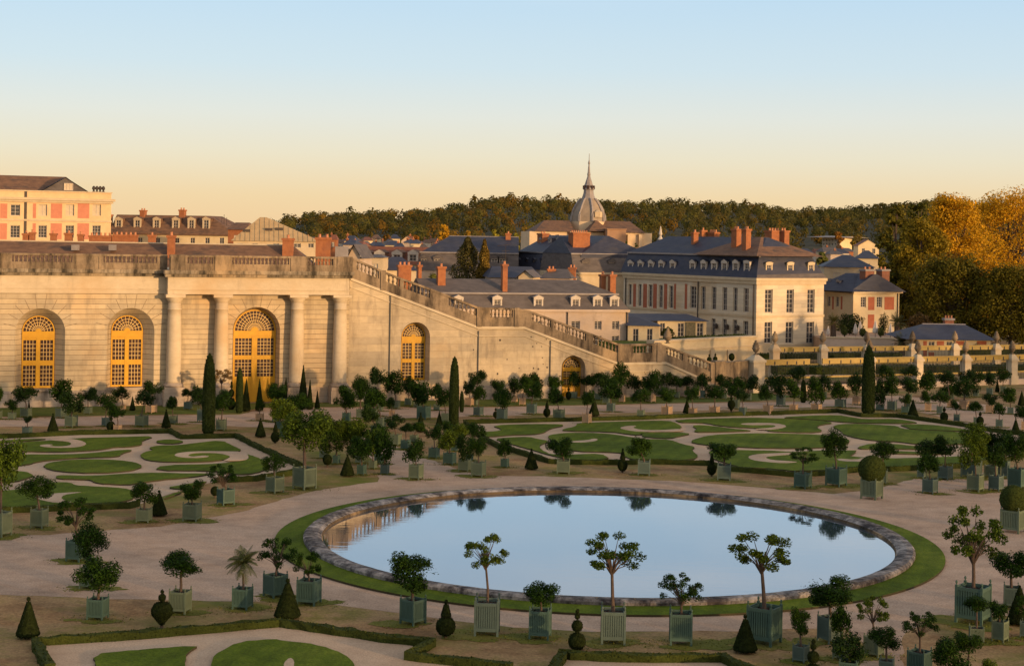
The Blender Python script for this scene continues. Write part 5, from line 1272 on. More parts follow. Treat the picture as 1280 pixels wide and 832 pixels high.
def lathe_solid(prof, seed, leafm, n=1500, seg=26, leaf=.036):
    """clipped topiary: profile lathe with rough skin and short leaf tips.  height 1"""
    rr = random.Random(seed); mb = MB(); mb.sm = True
    P_ = []
    for (r0, z0), (r1, z1) in zip(prof[:-1], prof[1:]):
        m_ = max(1, int(math.hypot(r1-r0, z1-z0)/.035))
        P_ += [(r0+(r1-r0)*k/m_, z0+(z1-z0)*k/m_) for k in range(m_)]
    P_.append(prof[-1]); vs = []; rg = [rr.uniform(-1, 1) for _ in range(seg)]
    for r, z in P_:
        for k in range(seg):
            a = 2*math.pi*k/seg; q = r*(1+rr.uniform(-.045, .045)+.05*rg[k]); vs.append((q*math.cos(a), q*math.sin(a), z+rr.uniform(-.006, .006)))
    fs = [(j*seg+k, j*seg+(k+1) % seg, (j+1)*seg+(k+1) % seg, (j+1)*seg+k) for j in range(len(P_)-1) for k in range(seg)]
    mb.mesh(vs, fs); mb.sm = False
    w = [max(p[0], .004)*1. for p in P_]; mb.cur = 1
    for i in range(n):
        j = rr.choices(range(len(P_)), w)[0]; r, z = P_[j]; a = rr.random()*6.283
        if r < .012: continue
        d = Vector((math.cos(a), math.sin(a), rr.uniform(-.2, .5))); z += rr.uniform(-.02, .02); mb.leaf((r*math.cos(a), r*math.sin(a), z), d+rdir(rr)*.9, leaf*rr.uniform(.6, 1.3), .6, rr)
    return mb.data('clipped_foliage', [{'yew_leaf': M_yew, 'boxwood_leaf': M_boxw, 'cypress_leaf': M_cypb}[leafm.name], leafm])
def ballp(z, r, n=9): return [(max(.012, r*math.sin(math.pi*k/n)), z-r*math.cos(math.pi*k/n)) for k in range(n+1)]
TOP = {
 'pyr': lathe_solid([(.01, .06), (.30, .065), (.325, .10), (.06, .86), (.02, .87)]+ballp(.935, .05), 1, L_top),
 'cone': lathe_solid([(.01, .04), (.25, .045), (.27, .10), (.16, .5), (.015, 1.)], 2, L_top),
 'ball2': lathe_solid([(.02, 0)]+ballp(.36, .30, 12)+ballp(.80, .12)+ballp(.95, .045), 3, L_top),
 'drop': lathe_solid([(.025, 0), (.03, .06), (.10, .14), (.27, .36), (.285, .48), (.20, .64), (.04, .69)]+ballp(.80, .10)+ballp(.95, .045), 4, L_top),
 'bc': lathe_solid([(.02, 0), (.02, .04)]+ballp(.31, .255, 12)+[(.03, .57), (.13, .58), (.135, .60), (.06, .87), (.02, .88)]+ballp(.945, .045), 5, L_top),
 'four': lathe_solid([(.03, 0)]+ballp(.21, .21, 12)+[(.012, .43)]+ballp(.585, .135, 10)+[(.012, .73)]+ballp(.815, .062)+ballp(.935, .042), 6, L_top),
 'lol': lathe_solid([(.03, 0), (.03, .2)]+ballp(.58, .40, 12), 7, L_top),
 'cyp': lathe_solid([(.02, 0), (.055, .02), (.072, .08), (.075, .4), (.07, .65), (.055, .85), (.03, .95), (.006, 1.)], 8, L_cyp, 6000, 22, .02),
 'bigball': lathe_solid(ballp(.42, .5, 14)[1:], 9, L_topg, 2200, 30, .045)}
def ORDs(k): return ['first', 'second', 'third', 'fourth', 'fifth', 'sixth', 'seventh', 'eighth', 'ninth', 'tenth', 'eleventh', 'twelfth', 'thirteenth', 'fourteenth', 'fifteenth', 'sixteenth', 'seventeenth', 'eighteenth', 'nineteenth', 'twentieth'][k]
LABELS = []      # (object, base text, sort x)
def zone(x, y):
    if y < 560:
        if x < 115 and y < 530: return 'below the left arched window'
        if x < 205 and y < 530: return 'below the second arched window'
        if x < 340 and y < 545 and x > 205: return 'before the left portico columns'
        if x < 320: return "on verge behind the left lawn"
        if x < 460 and y < 530: return 'before the right portico columns'
        if x < 560 and y > 538: return 'between the two large lawns'
        if x < 480: return 'in the crowded grove left of centre'
        if x < 560: return 'below the arched stair window'
        if x < 640: return 'by the slim brownish cypress'
        if x < 725: return "before stair wall left of its door"
        if x < 800: return "before stair wall right of its door"
        if x < 900: return 'before the foot of the stair'
        if x < 1075: return 'before the left part of the railing'
        if x < 1180: return "before railing right of the dark cypress"
        return 'before the railing at the far right'
    if y < 690:
        if x < 330: return "along the left lawn's near side"
        if x < 400: return "at the left lawn's near right corner"
        if x < 640: return 'between the two large lawns'
        if x < 950: return 'beyond the far rim of the basin'
        if x < 1140: return 'beyond the right part of the basin'
        return "at the large right lawn's right end"
    if x < 140: return 'on the gravel at the lower left'
    if x < 450: return "on near verge left of the basin"
    if x < 985: return 'on the near verge before the basin'
    return 'in the lower right corner'
GRP = 'potted trees of the orangery garden'
GRASS = MB()
def grass_patch(x, y, r):
    rr = random.Random(int(x*97+y*31)); n = 14
    for _ in range(7):
        s_ = r*rr.uniform(.35, .95); a = rr.random()*6.283; q = r*rr.uniform(.2, 1.1); cx, cy = x+q*math.cos(a)*1.3, y+q*math.sin(a)*.7
        pts = [(cx+s_*1.2*math.cos(2*math.pi*k/n)*rr.uniform(.55, 1.2), cy+s_*.75*math.sin(2*math.pi*k/n)*rr.uniform(.55, 1.2)) for k in range(n)]
        GRASS.face([(px_, py_, .0115+.0008*_+.0003*rr.random()) for px_, py_ in pts])
    c0 = GRASS.cur; GRASS.cur = 1
    for k in range(110):
        a = rr.random()*6.283; q = r*1.5*rr.random()**.6
        GRASS.leaf((x+1.35*q*math.cos(a), y+.8*q*math.sin(a), .02), (rr.uniform(-1, 1), rr.uniform(-1, 1), rr.uniform(.3, 1)), .08, .5, rr)
    GRASS.cur = c0
def tree(kind, x, yb, bw, bh, cx, cy, cw, ch, col='g', rot=25, look=None, seed=None):
    rr = random.Random(int(x*13+yb*7)); c = math.cos(rad(rot)); s_ = math.sin(abs(rad(rot)))
    p = G(x, yb); d = p.y; side = bw*mpp(d)/(c+s_); p = G(x, yb); d2 = d+side*.62
    q = P(x, yb, d2); base = Vector((q.x, d2, 0)); d = d2
    hgt = bh*mpp(d)/.97
    if yb < 0: return
    t = thing('potted_tree', '', 'potted tree', base, GRP)
    near = bh > 17
    tb, fn, so = TUB[(col, not near)]
    o = inst('planter_box', tb, t, (0, 0, 0), (side/.98, side/.98, hgt), rad(-rot))
    if near:
        for fx in (-.46, .46):
            for fy in (-.46, .46): inst('finial', fn, o, (fx, fy, 0))
    inst('soil', so, o)
    C = P(cx, cy, d)-base; rx, rz = cw*mpp(d)/2, ch*mpp(d)/2
    zs = hgt*.72; r_ = max(.035, min(.085, rx*.06)); cb = C.z-rz*.35
    if cb < zs+.05: cb = zs+.05
    mb = MB(); mb.tube([(0, 0, zs-.1), (C.x*.2+rr.uniform(-.03, .03), 0, zs+(cb-zs)*.4), (C.x, 0, cb)], [r_*1.25, r_, r_*.8], 7)
    tk = mb.build('trunk', M_bark, t, origin=(0, 0, 0))
    big = cw > 26
    rz_ = rr.random()*6.283
    cm, brm = None, None
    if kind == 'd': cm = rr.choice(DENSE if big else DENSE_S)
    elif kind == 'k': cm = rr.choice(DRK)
    elif kind == 'y': cm = rr.choice(LIT_D if big else YEL)
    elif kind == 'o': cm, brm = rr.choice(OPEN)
    elif kind == 'u': cm, brm = rr.choice(LIT_OPEN)
    elif kind == 'b': cm, brm = BRN, OPEN[2][1]
    elif kind == 'p': cm = PALM
    if kind == 'p':
        inst('crown', cm, t, (C.x, C.y, C.z+rz*.05), (rx*1.0, rx*1.0, rz*1.0), rz_)
    else:
        e = 1.15 if kind in 'ou' and cw > 27 else (1.2 if cw > 27 else 1.45)*(1.12 if kind == 'y' else 1)*(1.22 if 400 < x < 482 and 568 < yb < 596 else 1); inst('crown', cm, t, (C.x, 0, C.z), (rx*e, rx*e, rz*e), rz_)
        if brm: inst('branches', brm, tk, (C.x, 0, C.z), (rx*e, rx*e, rz*e), rz_)
    size = 'small' if cw < 17 else ('large' if cw > 44 else '')
    lk = look or {'d': 'dense round', 'k': 'dark green', 'y': 'sunlit-tinted round', 'o': 'open branched', 'u': 'open sunlit-tinted', 'b': 'dry brown', 'p': 'shaggy palm'}[kind]
    boxn = {'g': 'sage tub', 'b': 'bluish tub', 't': 'teal tub', 'p': 'salmon tub'}[col]
    LABELS.append((t, f'{size} {lk} tree, {boxn}, {zone(x, yb)}'.strip(), x, zone(x, yb), yb))
    grass_patch(base.x, base.y-.1, side*1.1)
    return t
def topiary(kind, x, yb, yt, box=None, w=1., look=None):
    p = G(x, yb); h = (yb-yt)*mpp(p.y)
    t = thing('topiary', '', 'topiary', p, 'clipped topiaries of the garden')
    inst('clipped_foliage', TOP[kind], t, (0, 0, 0), (h*w, h*w, h), R.random()*6)
    mb = MB(); mb.tube([(0, 0, -.02), (0, 0, h*.3)], [.06, .05], 6); mb.build('trunk', M_bark, t, origin=(0, 0, 0))
    lk = {'pyr': 'yew pyramid topped by a ball', 'cone': 'clipped yew cone', 'ball2': 'yew ball under smaller balls', 'drop': 'pear shaped yew under two balls', 'bc': 'yew ball carrying a cone', 'four': 'yew of four stacked balls', 'lol': 'yew ball on short stem', 'cyp': 'slender dark cypress column'}[kind]
    LABELS.append((t, f'{lk} {zone(x, yb)}', x, zone(x, yb), yb))
    return t
def boxball(x, yb, bw, bh, by0, by1, bwid, rot, label):
    p = G(x, yb); d = p.y; c, s_ = math.cos(rad(rot)), math.sin(rad(rot)); side = bw*mpp(d)/(c+s_); d += side*.62; q = P(x, yb, d)
    t = thing('potted_topiary', label, 'potted topiary', (q.x, d, 0), 'round box balls in wooden tubs'); tb, fn, so = TUB[('g', True)]; hg = bh*mpp(d)/.93
    o = inst('planter_box', tb, t, (0, 0, 0), (side, side, hg), rad(-rot)); inst('soil', so, o)
    r = bwid*mpp(d); hh = (by1-by0)*mpp(d)+.25
    inst('clipped_foliage', TOP['bigball'], t, (0, 0, hg*.80), (r*.97, r*.97, hh/.92*1.0))
    return t

T = [l.split() for l in '''o 95 703 23 29 95 643 50 46 t 15
d 112 737 23 29 112 677 48 50 g 15
d 122 776 23.5 29 126 720 60 52 t 8
d 225 768.5 25 31 226 707 57 38 g 10
p 303 763 24 29 304 706 50 58 t 14
o 344 748 31 31 347 694 44 46 t 45
o 386 757.5 29 34 385 706 38 38 t 14
d 516 782.5 33 35 513 716 62 55 t 40
u 608.5 796.5 31.5 47 607 693 52 52 b 3
d 675 800.5 28.5 40 676 744 48 36 t 10
u 766 807 31 46 765 697 73 60 b 2
o 850.5 808 28.5 44 852 740 53 47 t 3
u 955 808.5 46 52 952 694 80 64 t 33
d 1001 829 22 23 1000 777 30 38 b 35
d 1037 805 30 36 1037 742 66 46 b 60
d 1051 826 22 26 1051 774 23 40 g 35
k 1061 852 28 26 1060 811 46 44 t 20
u 1092 822 27 28 1091 764 43 42 g 35
d 1108 851 22 27 1108 798 39 36 b 20
o 1149 846 32 33 1150 783 42 40 t 40
d 1190 872 30 26 1190 822 54 56 g 30
d 1208 868 26 26 1212 803 38 34 g 30
u 1216 782 48 51 1217 676 72 84 t 35
d 1220.5 803 19.5 19 1221 756 26 22 g 10
d 1250 803.5 22 29 1249 763 22 24 g 40
d 1264 761 22 29 1264 707 60 44 b 15
o 1282 798 16 22 1284 760 26 26 b 30
y 1240 872 20 22 1240 838 22 24 g 20
d 49 661 19 26 46 611 43 34 g 12
y 0 672 26 34 2 582 50 74 g 20
d 180 653.5 17 18 181 616 38 32 g 5
d 240 652.5 21 24 240 614 34 31 g 10
o 282 632 22.5 22 279 596 37 34 t 50
d 343.5 617 22.5 22 342 580 28 26 g 38
y 380.5 612.5 29.5 30 380 539 62 58 g 40
d 404 573 9 11 404 537 30 36 b 20
y 420.5 580 9 12 420 549 30 36 t 20
y 449 579 10 11 440 542 30 38 b 20
d 452 594 11.5 14 451 562 28 30 t 20
y 466 586 10 11 466 556 22 26 g 20
d 474 580 12 13 472 545 24 26 t 20
d 481 593 10.5 13 479 560 18 38 b 10
k 470 545 13 14 463 519 22 24 g 20
d 476 535 12 14 470 500 24 26 g 20
y 350 537 9 11 352 512 24 24 t 20
y 355 547 10 13 362 522 32 34 t 20
d -3 524 10 11 -4 495 14 22 g 20
d 15 524.5 8.5 9.5 15 506 14 14 g 10
k 32.5 521.5 12 12 30.5 493 24 20 g 10
k 34 544 10.5 11 34 524 10 9 b 10
d 76 522.5 13 13 78.5 491 25 32 g 30
k 89 534.5 14.5 16 90 503 31 33 g 20
k 110 517.5 9 9 110 494 20 18 g 10
d 132 533 9.5 12 134 503 21 20 b 30
d 147 541.5 9.5 11 146 515 18 19 p 20
k 154 513 6 8 151 491 18 17 p 10
k 177 533.5 15 15 181 498 22 19 g 20
k 189 516.5 13.5 11 191 486 22 19 p 30
d 216 530 10.5 11 215.5 504 14 17 g 10
k 235 512 9.5 10.5 235.5 491 14 11 b 10
k 252 528 10 18 248 495 16 26 b 10
d 276.5 538.5 11.5 15 279 502 27 26 g 5
b 277 513 7 8 277 472 21 18 p 10
d 324.5 526 9.5 9.5 325 505 11 13 p 10
d 346 527.5 10.5 13 347 491 30 26 t 10
k 357 507 8.5 10 358 500 10 8 b 10
d 372 532 10 12 372 504 27 23 t 10
d 433 528 10 13 432 498 32 38 t 10
d 450.5 523 10 12.5 451 486 29 34 g 15
k 467 520 9 11 466 497 23 26 g 15
d 495 511 10 11 492 480 22 32 g 15
k 474 514 10 11 472 472 20 24 g 15
d 490 521 7 9 488 504 12 14 p 15
k 510.5 507 9 10 510 481 16 20 g 10
d 521 509 8 8 522 488 14 14 g 10
d 529.5 524.5 17 18 526 491 26 34 t 28
d 546 513 8 8 543 489 16 18 g 10
d 556.5 529 10 13.5 555 497 20 22 g 10
k 586.5 507.5 11.5 11 586 484 15 20 p 25
d 598 520 12.5 12 599 491 16 20 b 30
k 594 507 9 9 597 472 21 18 g 30
d 627.5 527.5 13.5 18 628 498 22 24 b 25
k 625 508 8 9 624 482 17 16 g 20
k 494.5 557 14.5 15 492 527 22 17 g 20
d 507 562 12 13 507 535 16 12 t 20
d 517.5 553 10.5 10 522 534 17 13 g 20
d 520 600 18 21 518 566 24 31 g 22
d 542.5 573 13.5 14 542 541 19 21 t 20
y 562 581 16 16 561 551 22 24 t 20
k 580.5 589.5 15.5 16 581 559 20 34 g 15
d 598 596.5 18.5 20 598 559 28 30 g 18
d 631 584.5 10.5 12 631 561 16 24 t 20
d 587 576 9 9 596 537 20 18 t 20
y 568 564 8 8 574 540 20 18 t 20
d 555.5 560 8 11 558 533 15 14 t 20
d 704 592.5 16.5 18 702 560 36 31 g 3
d 805 594.5 16.5 19 801 560 36 30 b 8
d 905 601 18.5 21 905 564 40 29 b 10
o 1003.5 611 22.5 21 1004 571 34 24 t 40
d 1045 608.5 27.5 25 1043 556 35 40 t 40
d 1104 605 12 18 1103 564 34 28 g 25
k 1152 598 12 16 1158 563 25 24 b 35
d 1162.5 617.5 20 20 1161 581 24 26 b 40
k 1181.5 600 19 18 1182 559 25 28 b 42
y 1214 597.5 27 22 1217 548 36 38 b 40
y 1219 615 22 23 1218 566 27 38 g 38
k 1241 597 22 16 1240 552 28 30 g 40
d 1245 614 19 21 1244 570 27 30 b 42
d 1272 611.5 25 28 1268 560 36 46 t 45
k 1257 598 11 24 1254 552 24 30 b 40
d 664.5 518 13 14 666 489 20 22 b 20
d 698.5 526 15 15 695 496 20 24 g 28
d 653 506.5 8 10 657 480 17 22 p 20
k 643 503 8 9 644 482 14 22 p 20
k 671 501 9 10 668 477 20 22 g 20
d 693 502.5 9 9 692 479 20 16 g 20
k 717 498.5 9.5 9.5 718 474 14 21 b 20
d 733.5 530 12 14 735 497 16 20 p 30
k 733.5 499 8 9 733 476 15 14 g 20
d 748 500 9 9 747 476 18 20 g 20
d 763.5 515 11 12 763 488 26 28 b 25
k 758 505 10 12 756 478 16 22 g 25
d 777.5 503 8 10 776 470 20 30 p 20
k 794 501 8 9 792 478 18 20 g 20
d 801 522 10 10 801 494 20 18 g 20
d 813 503 13 12 814 480 24 30 p 40
d 833.5 521 14 14 833 493 23 19 p 35
d 866 519.5 11 10 865 491 18 20 p 35
k 834 498 8 9 833 474 15 18 g 20
d 846 498 8 9 846 477 14 14 g 20
k 859 496 8 8 859 476 16 14 g 20
d 893 519.5 13.5 12 893 491 24 19 p 35
d 878.5 498.5 7 12 878 476 17 18 b 15
d 919 511 12 13 918 484 25 24 g 25
k 905 499 8 9 905 477 19 18 g 20
k 928.5 519.5 10.5 11 927 494 15 15 b 30
k 935.5 501 8.5 10 936 479 22 20 g 20
d 960 518.5 13 13 957 491 16 22 p 35
k 976 508 12 15 972 482 24 28 b 25
d 992 516 11 11 992 488 19 26 p 30
k 997 497 8 9 997 467 22 17 g 20
d 1020.5 516 14 12 1020 488 19 34 p 35
k 1030 498 8 9 1031 479 15 22 g 20
d 1050.5 509.5 15 11 1050 489 20 24 b 30
k 1070.5 506 11 12 1069 480 18 26 p 30
k 1100 513 12 8 1100 491 16 34 b 15
d 1115 513.5 13 13 1114 483 18 24 b 30
k 1107 494 8 9 1108 465 18 18 g 20
k 1136 501 9 9 1136 464 20 15 g 20
d 1134 511 9 9 1137 481 25 20 g 20
d 1131.5 516.5 11 9 1131 499 12 14 t 20
d 1159 504 9 10 1159 477 22 26 g 20
d 1160 514 9 10 1160 496 15 15 p 20
d 1174.5 518 8.5 11 1176 496 20 16 b 25
k 1187 509 7 10 1184 472 22 18 p 25
d 1189 500 8 9 1187 487 21 17 g 25
d 1196 527 9 10 1194 507 12 13 b 25
d 1205 512.5 13 14 1207 486 30 26 p 35
k 1208 497 8 9 1208 471 18 18 g 35
k 1220 496 8 9 1221 473 16 18 g 35
k 1237 493.5 9 9 1237 473 16 18 b 25
d 1254 491 8 9 1254 470 15 16 g 25
d 1220.5 530 8.5 9 1219 508 18 13 b 20
k 1237 516.5 11 11 1238 499 16 15 p 25
d 1249 534 10 10 1249 511 14 16 b 25
d 1263 517.5 9 9 1262 495 21 20 b 20
d 1280 538 8 12 1277 516 18 17 p 20'''.split('\n')]
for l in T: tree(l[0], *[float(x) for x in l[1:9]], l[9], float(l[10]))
for k, x, yb, yt, w in (('drop', 202, 784, 737, 1.0), ('pyr', 359, 773, 722, 1.0), ('pyr', 35, 797, 745, .86), ('bc', 557, 797, 749, 1.0), ('four', 721, 812, 760, 1.0), ('pyr', 931, 815, 767, .98), ('four', 1016, 852, 798, 1.0),
    ('cone', 1274, 780, 731, 1.15), ('pyr', 198.5, 644.5, 612, 1.0), ('lol', 268.5, 622, 607, .9), ('lol', 409, 584, 567, .85), ('pyr', 434, 595, 567, .98), ('bc', 344, 554, 527, .8), ('pyr', 325.5, 546.5, 522, .85), ('pyr', 66, 539.5, 516, .9),
    ('ball2', 138.5, 540, 519, .85), ('cone', 165.5, 513, 495, .75), ('pyr', 207.5, 535, 511, .76), ('cyp', 260.5, 544.5, 441, 1.02), ('cyp', 299, 516, 459, 1.05), ('cone', 307.5, 514, 473, .5), ('cone', 324, 514, 473, .45), ('cone', 357, 505, 471, .45), ('cone', 378.5, 511, 456, .44), ('cone', 387, 512, 474, .42), ('cone', 396.5, 511, 488, .55), ('four', 289, 512, 476, .7),
    ('cyp', 567, 533.5, 445, .92), ('pyr', 525.5, 540, 515, .75), ('pyr', 549, 532, 513, .7), ('cyp', 577, 515, 488, 1.3), ('ball2', 619.5, 523, 509, .8), ('pyr', 664, 586.5, 560, .98), ('bc', 778, 590.5, 560, .82), ('bc', 889.5, 595, 566, .8),
    ('bc', 683.5, 522, 500, .8), ('pyr', 742.5, 520, 497, .92), ('ball2', 710.5, 500, 483, .7), ('pyr', 858.5, 517, 498, .85), ('drop', 914, 515, 493, .75), ('cyp', 1085, 519.5, 431, 1.2), ('cyp', 1004, 503, 474, 1.6), ('cone', 1141, 521.5, 499, 1.1), ('ball2', 1180, 528, 508, .82), ('ball2', 1225, 532, 514, .85), ('pyr', 1269.5, 541.5, 522, .85), ('cone', 1246.5, 490, 473, .6), ('cone', 1277, 507, 488, .9), ('cone', 36, 519, 500, .5), ('ball2', 268, 0, 0, 0))[:-1]:
    topiary(k, x, yb, yt, w=w)
boxball(1089.5, 625, 29.5, 26, 576, 602, 35, 38, 'big dark clipped ball in a green box beyond the right rim of the basin')
boxball(1266, 667, 34, 30, 614, 640, 34, 38, 'big dark clipped dome in a green box at the right edge')
# labels made unique: equal texts get a place among their likes
from collections import defaultdict
by = defaultdict(list)
for e in LABELS: by[e[1]].append(e)
for txt, es in by.items():
    es.sort(key=lambda e: e[2])
    for k, e in enumerate(es):
        lab = txt
        if len(es) > 1:
            suf = ('leftmost' if k == 0 else 'rightmost' if k == len(es)-1 else f'{ORDs(k)} from left')
            lab = f'{txt}, {suf}'
        e[0]['label'] = ' '.join(lab.split()[:16])
GRASS_O = GRASS.build('grass', [ground_mat('tub_grass', [(.36, (.10, .10, .018)), (.5, (.12, .125, .02)), (.66, (.19, .15, .05))], .5, 2.2, 11, .3, .5), leafmat('tuft_leaf', (.10, .11, .018), .5, .2)])
struct(GRASS_O, 'stuff')

# ------------------------------------------------------------------ large trees, conifer, palms, parasols
def big_tree(name, label, px, d, pybot, pytop, pw, seed, leaf, clumps=70, per=95, lsize=.55, group=None, zb=0., trunk=True, lean=0., cr_=.17, aspect=1.0):
    rr = random.Random(seed); base = P(px, pybot, d); base.z = zb; top = P(px, pytop, d).z; Hh = top-zb; rx = pw*mpp(d)/2
    t = thing(name, label, 'tree', base, group)
    mb = MB(); tr = MB()
    tr.tube([(0, 0, -.3), (.1, 0, Hh*.25), (lean, 0, Hh*.55), (lean*1.4, .1, Hh*.86)], [Hh*.022, Hh*.016, Hh*.011, Hh*.003], 8)
    ctrs = []
    for c in range(clumps):
        z = rr.uniform(.16, .97); prof = math.sin(math.pi*min(1, (z-.05)/1.02)**.75)**.7
        a = 2*math.pi*c*.618; q = rr.uniform(.25, 1.0)**.6*prof
        ctrs.append(Vector((math.cos(a)*q*rx*.86, math.sin(a)*q*rx*.86*aspect, z*Hh*.95)))
    for c in ctrs:
        s_ = rx*cr_*rr.uniform(1.0, 1.9)
        if rr.random() < .5: tr.tube([(lean*.6, 0, c.z*.55), (c.x*.45, c.y*.45, c.z*.78), tuple(c)], [Hh*.007, Hh*.004, Hh*.0015], 5)
        for i in range(per):
            dd = rdir(rr); p = c+Vector((dd.x, dd.y, dd.z*.8))*s_*rr.random()**.45
            if p.z < .3: continue
            mb.leaf(p, dd*1.3+rdir(rr)*.8+Vector((0, 0, .2)), lsize*rr.uniform(.6, 1.3), .65, rr)
    if trunk: tr.build('trunk', M_bark, t, origin=(0, 0, 0))
    mb.build('crown', leaf, t, origin=(0, 0, 0)); return t
L_gold = leafmat('golden_plane_leaf', (.46, .265, .016), .4, .4); L_olive = leafmat('olive_tree_leaf', (.105, .092, .012), .5, .35); L_conif = leafmat('conifer_leaf', (.075, .065, .018), .5, .2); L_gr = leafmat('hedge_tree_leaf', (.045, .06, .018), .5, .2)
bt = 'big trees on the right'
big_tree('plane_tree', 'tall golden plane tree at the right edge, tallest crown there', 1258, 282, 440, 231, 150, 41, L_gold, 170, 190, .38, bt)
big_tree('plane_tree', 'tall golden plane tree left of the tallest one, above the pavilion chimney', 1192, 248, 440, 237, 120, 42, L_gold, 150, 190, .38, bt)
big_tree('plane_tree', 'broad olive tree with dark lower crown beside the brick panel house', 1150, 238, 440, 264, 90, 43, leafmat('turning_plane_leaf', (.27, .185, .016), .5, .4), 130, 170, .38, bt)
big_tree('plane_tree', 'dark bushy tree behind the chimneys of the brick panel house', 1124, 240, 440, 306, 62, 44, L_olive, 80, 110, .45, bt)
big_tree('plane_tree', 'deep green tree filling the shade above the pavilion roof', 1190, 226, 440, 318, 130, 45, L_olive, 140, 170, .36, bt, aspect=.6)
big_tree('plane_tree', 'deep green tree in shade at the right edge behind the railing', 1262, 222, 440, 330, 110, 46, L_olive, 120, 170, .36, bt, aspect=.6)
big_tree('plane_tree', 'thin topped tree on the skyline between the hill and the golden trees', 1118, 420, 400, 246, 54, 47, L_olive, 60, 60, .9, bt)
big_tree('plane_tree', 'thin topped tree on the skyline just left of the golden crowns', 1146, 425, 400, 245, 46, 48, L_olive, 60, 60, .9, bt)
def conifer(label, px, d, ytop, pw, seed, leaf, zb=0.):
    rr = random.Random(seed); b0 = P(px, 350, d); b0.z = zb; Hh = P(px, ytop, d).z-zb; rx = pw*mpp(d)/2
    t = thing('conifer', label, 'tree', b0); mb = MB(); tr = MB(); tr.tube([(0, 0, 0), (0, 0, Hh*.96)], [.35, .04], 7)
    for i in range(9000):
        z = rr.random()**.8; a = rr.random()*6.283; tier = .82+.18*math.sin(z*38+a*2); r = rx*(1-z)**.62*tier*rr.random()**.35
        p = Vector((r*math.cos(a), r*math.sin(a), Hh*(.02+.98*z)-r*.12)); mb.leaf(p, Vector((math.cos(a), math.sin(a), .5))+rdir(rr), .34*rr.uniform(.6, 1.2), .55, rr)
    tr.build('trunk', M_bark, t, origin=(0, 0, 0)); mb.build('crown', leaf, t, origin=(0, 0, 0)); return t
conifer('broad dark conifer rising in front of the slate range', 584, 214, 296, 100, 51, L_conif)
conifer('narrow golden conifer beside the broad one before the slate range', 605, 212, 299, 44, 52, leafmat('golden_conifer_leaf', (.15, .10, .02), .5, .2))
big_tree('garden_bush', 'yellow green bush peeping above the grey mansard ridge by the chimney', 543, 196, 360, 335, 36, 53, leafmat('yellow_bush_leaf', (.13, .13, .03), .5, .25), 40, 80, .3, None, aspect=.5)
big_tree('autumn_tree', 'bright yellow rounded tree among the roofs left of the dome', 554, 640, 320, 275, 19, 54, leafmat('bright_yellow_leaf', (.42, .24, .02), .35, .3), 60, 70, .9, None, trunk=False)
for k, (px, yt, w_, c, lab) in enumerate(((583, 284, 15, (.30, .19, .03), 'ochre yellow small tree right of the bright yellow one'), (618, 281, 17, (.22, .20, .03), 'yellow green small tree below the wooded hill, above the slate range'), (645, 288, 12, (.20, .19, .035), 'low green yellow tree left of the church nave'), (1048, 285, 22, (.26, .11, .02), 'orange autumn tree above the distant apartment block'), (1070, 288, 26, (.16, .12, .025), 'olive brown tree right of the apartment block'), (1118, 282, 34, (.12, .115, .025), 'broad olive tree below the thin topped skyline trees'), (483, 289, 16, (.24, .12, .025), 'russet tree above the far town roofs'), (520, 291, 13, (.28, .12, .02), 'small orange tree among the far town roofs'), (782, 295, 7, (.08, .10, .03), 'small clipped green tree before the church choir wall, left'), (795, 295.5, 8, (.08, .10, .03), 'small clipped green tree before the church choir wall, right'), (1027, 311, 22, (.12, .13, .03), 'green shrubbery right of the hotel mansard'))):
    big_tree('autumn_tree', lab, px, 560 if k not in (8, 9, 10) else (450 if k < 10 else 330), 325, yt, w_, 60+k, leafmat(f'autumn_leaf_{"abcdefghijk"[k]}', c, .4, .25), 40, 55, .9 if k not in (8, 9) else .5, 'autumn trees among the roofs', trunk=True)
zt = zt2
for k, (px, yb, yt, d, lab) in enumerate(((1035, 421, 407, 205, 'closed cream parasol nearest the hotel corner'), (1069, 421, 403.5, 205, 'closed cream parasol between two round shrubs'), (1075, 420, 401, 212, 'closed cream parasol standing slightly behind its neighbour'), (1094, 421, 400, 205, 'largest closed cream parasol at the middle of the terrace'), (1113, 421, 404, 206, 'closed cream parasol just left of the palm trunk'), (1128, 420, 409, 214, 'small closed cream parasol right of the palm trunk'))):
    b0 = P(px, yb, d); h = (yb-yt)*mpp(d); t = thing('parasol', lab, 'parasol', b0, 'closed parasols on the hotel terrace'); b0z = b0.z
    mb = MB(); mb.tube([(0, 0, -.15), (0, 0, h*.98)], [.03, .03], 6); mb.build('pole', M_iron, t, origin=(0, 0, 0))
    mb = MB(); n = 12; prof = [(.24, .22), (.36, .3), (.30, .55), (.17, .8), (.05, .99)]; vs = []
    for r, z in prof:
        for j in range(n): a = 2*math.pi*j/n; q = r*(1 if j % 2 else .66)*h*.5; vs.append((q*math.cos(a), q*math.sin(a), z*h))
    mb.mesh(vs, [(j*n+i, j*n+(i+1) % n, (j+1)*n+(i+1) % n, (j+1)*n+i) for j in range(4) for i in range(n)]); mb.build('canopy', mat('cream_canvas', (.60, .52, .44), (.5, .43, .36), 2, .9), t, origin=(0, 0, 0))
def palm(px, yb, yc, d, r_px, label, zb=None):
    b0 = P(px, yb, d); zc = P(px, yc, d).z; t = thing('palm_tree', label, 'palm', b0, 'palms of the hotel garden'); h = zc-b0.z; r = r_px*mpp(d)
    mb = MB(); mb.tube([(0, 0, -.3), (0, 0, h*.5), (0, 0, h)], [.42, .34, .36], 9); mb.build('trunk', M_bark, t, origin=(0, 0, 0)); inst('crown', PALM2, t, (0, 0, h), (r, r, r*.95)); return t
palm(1041.5, 421, 402, 206, 13, 'palm with stout trunk beside the hotel corner on the terrace')
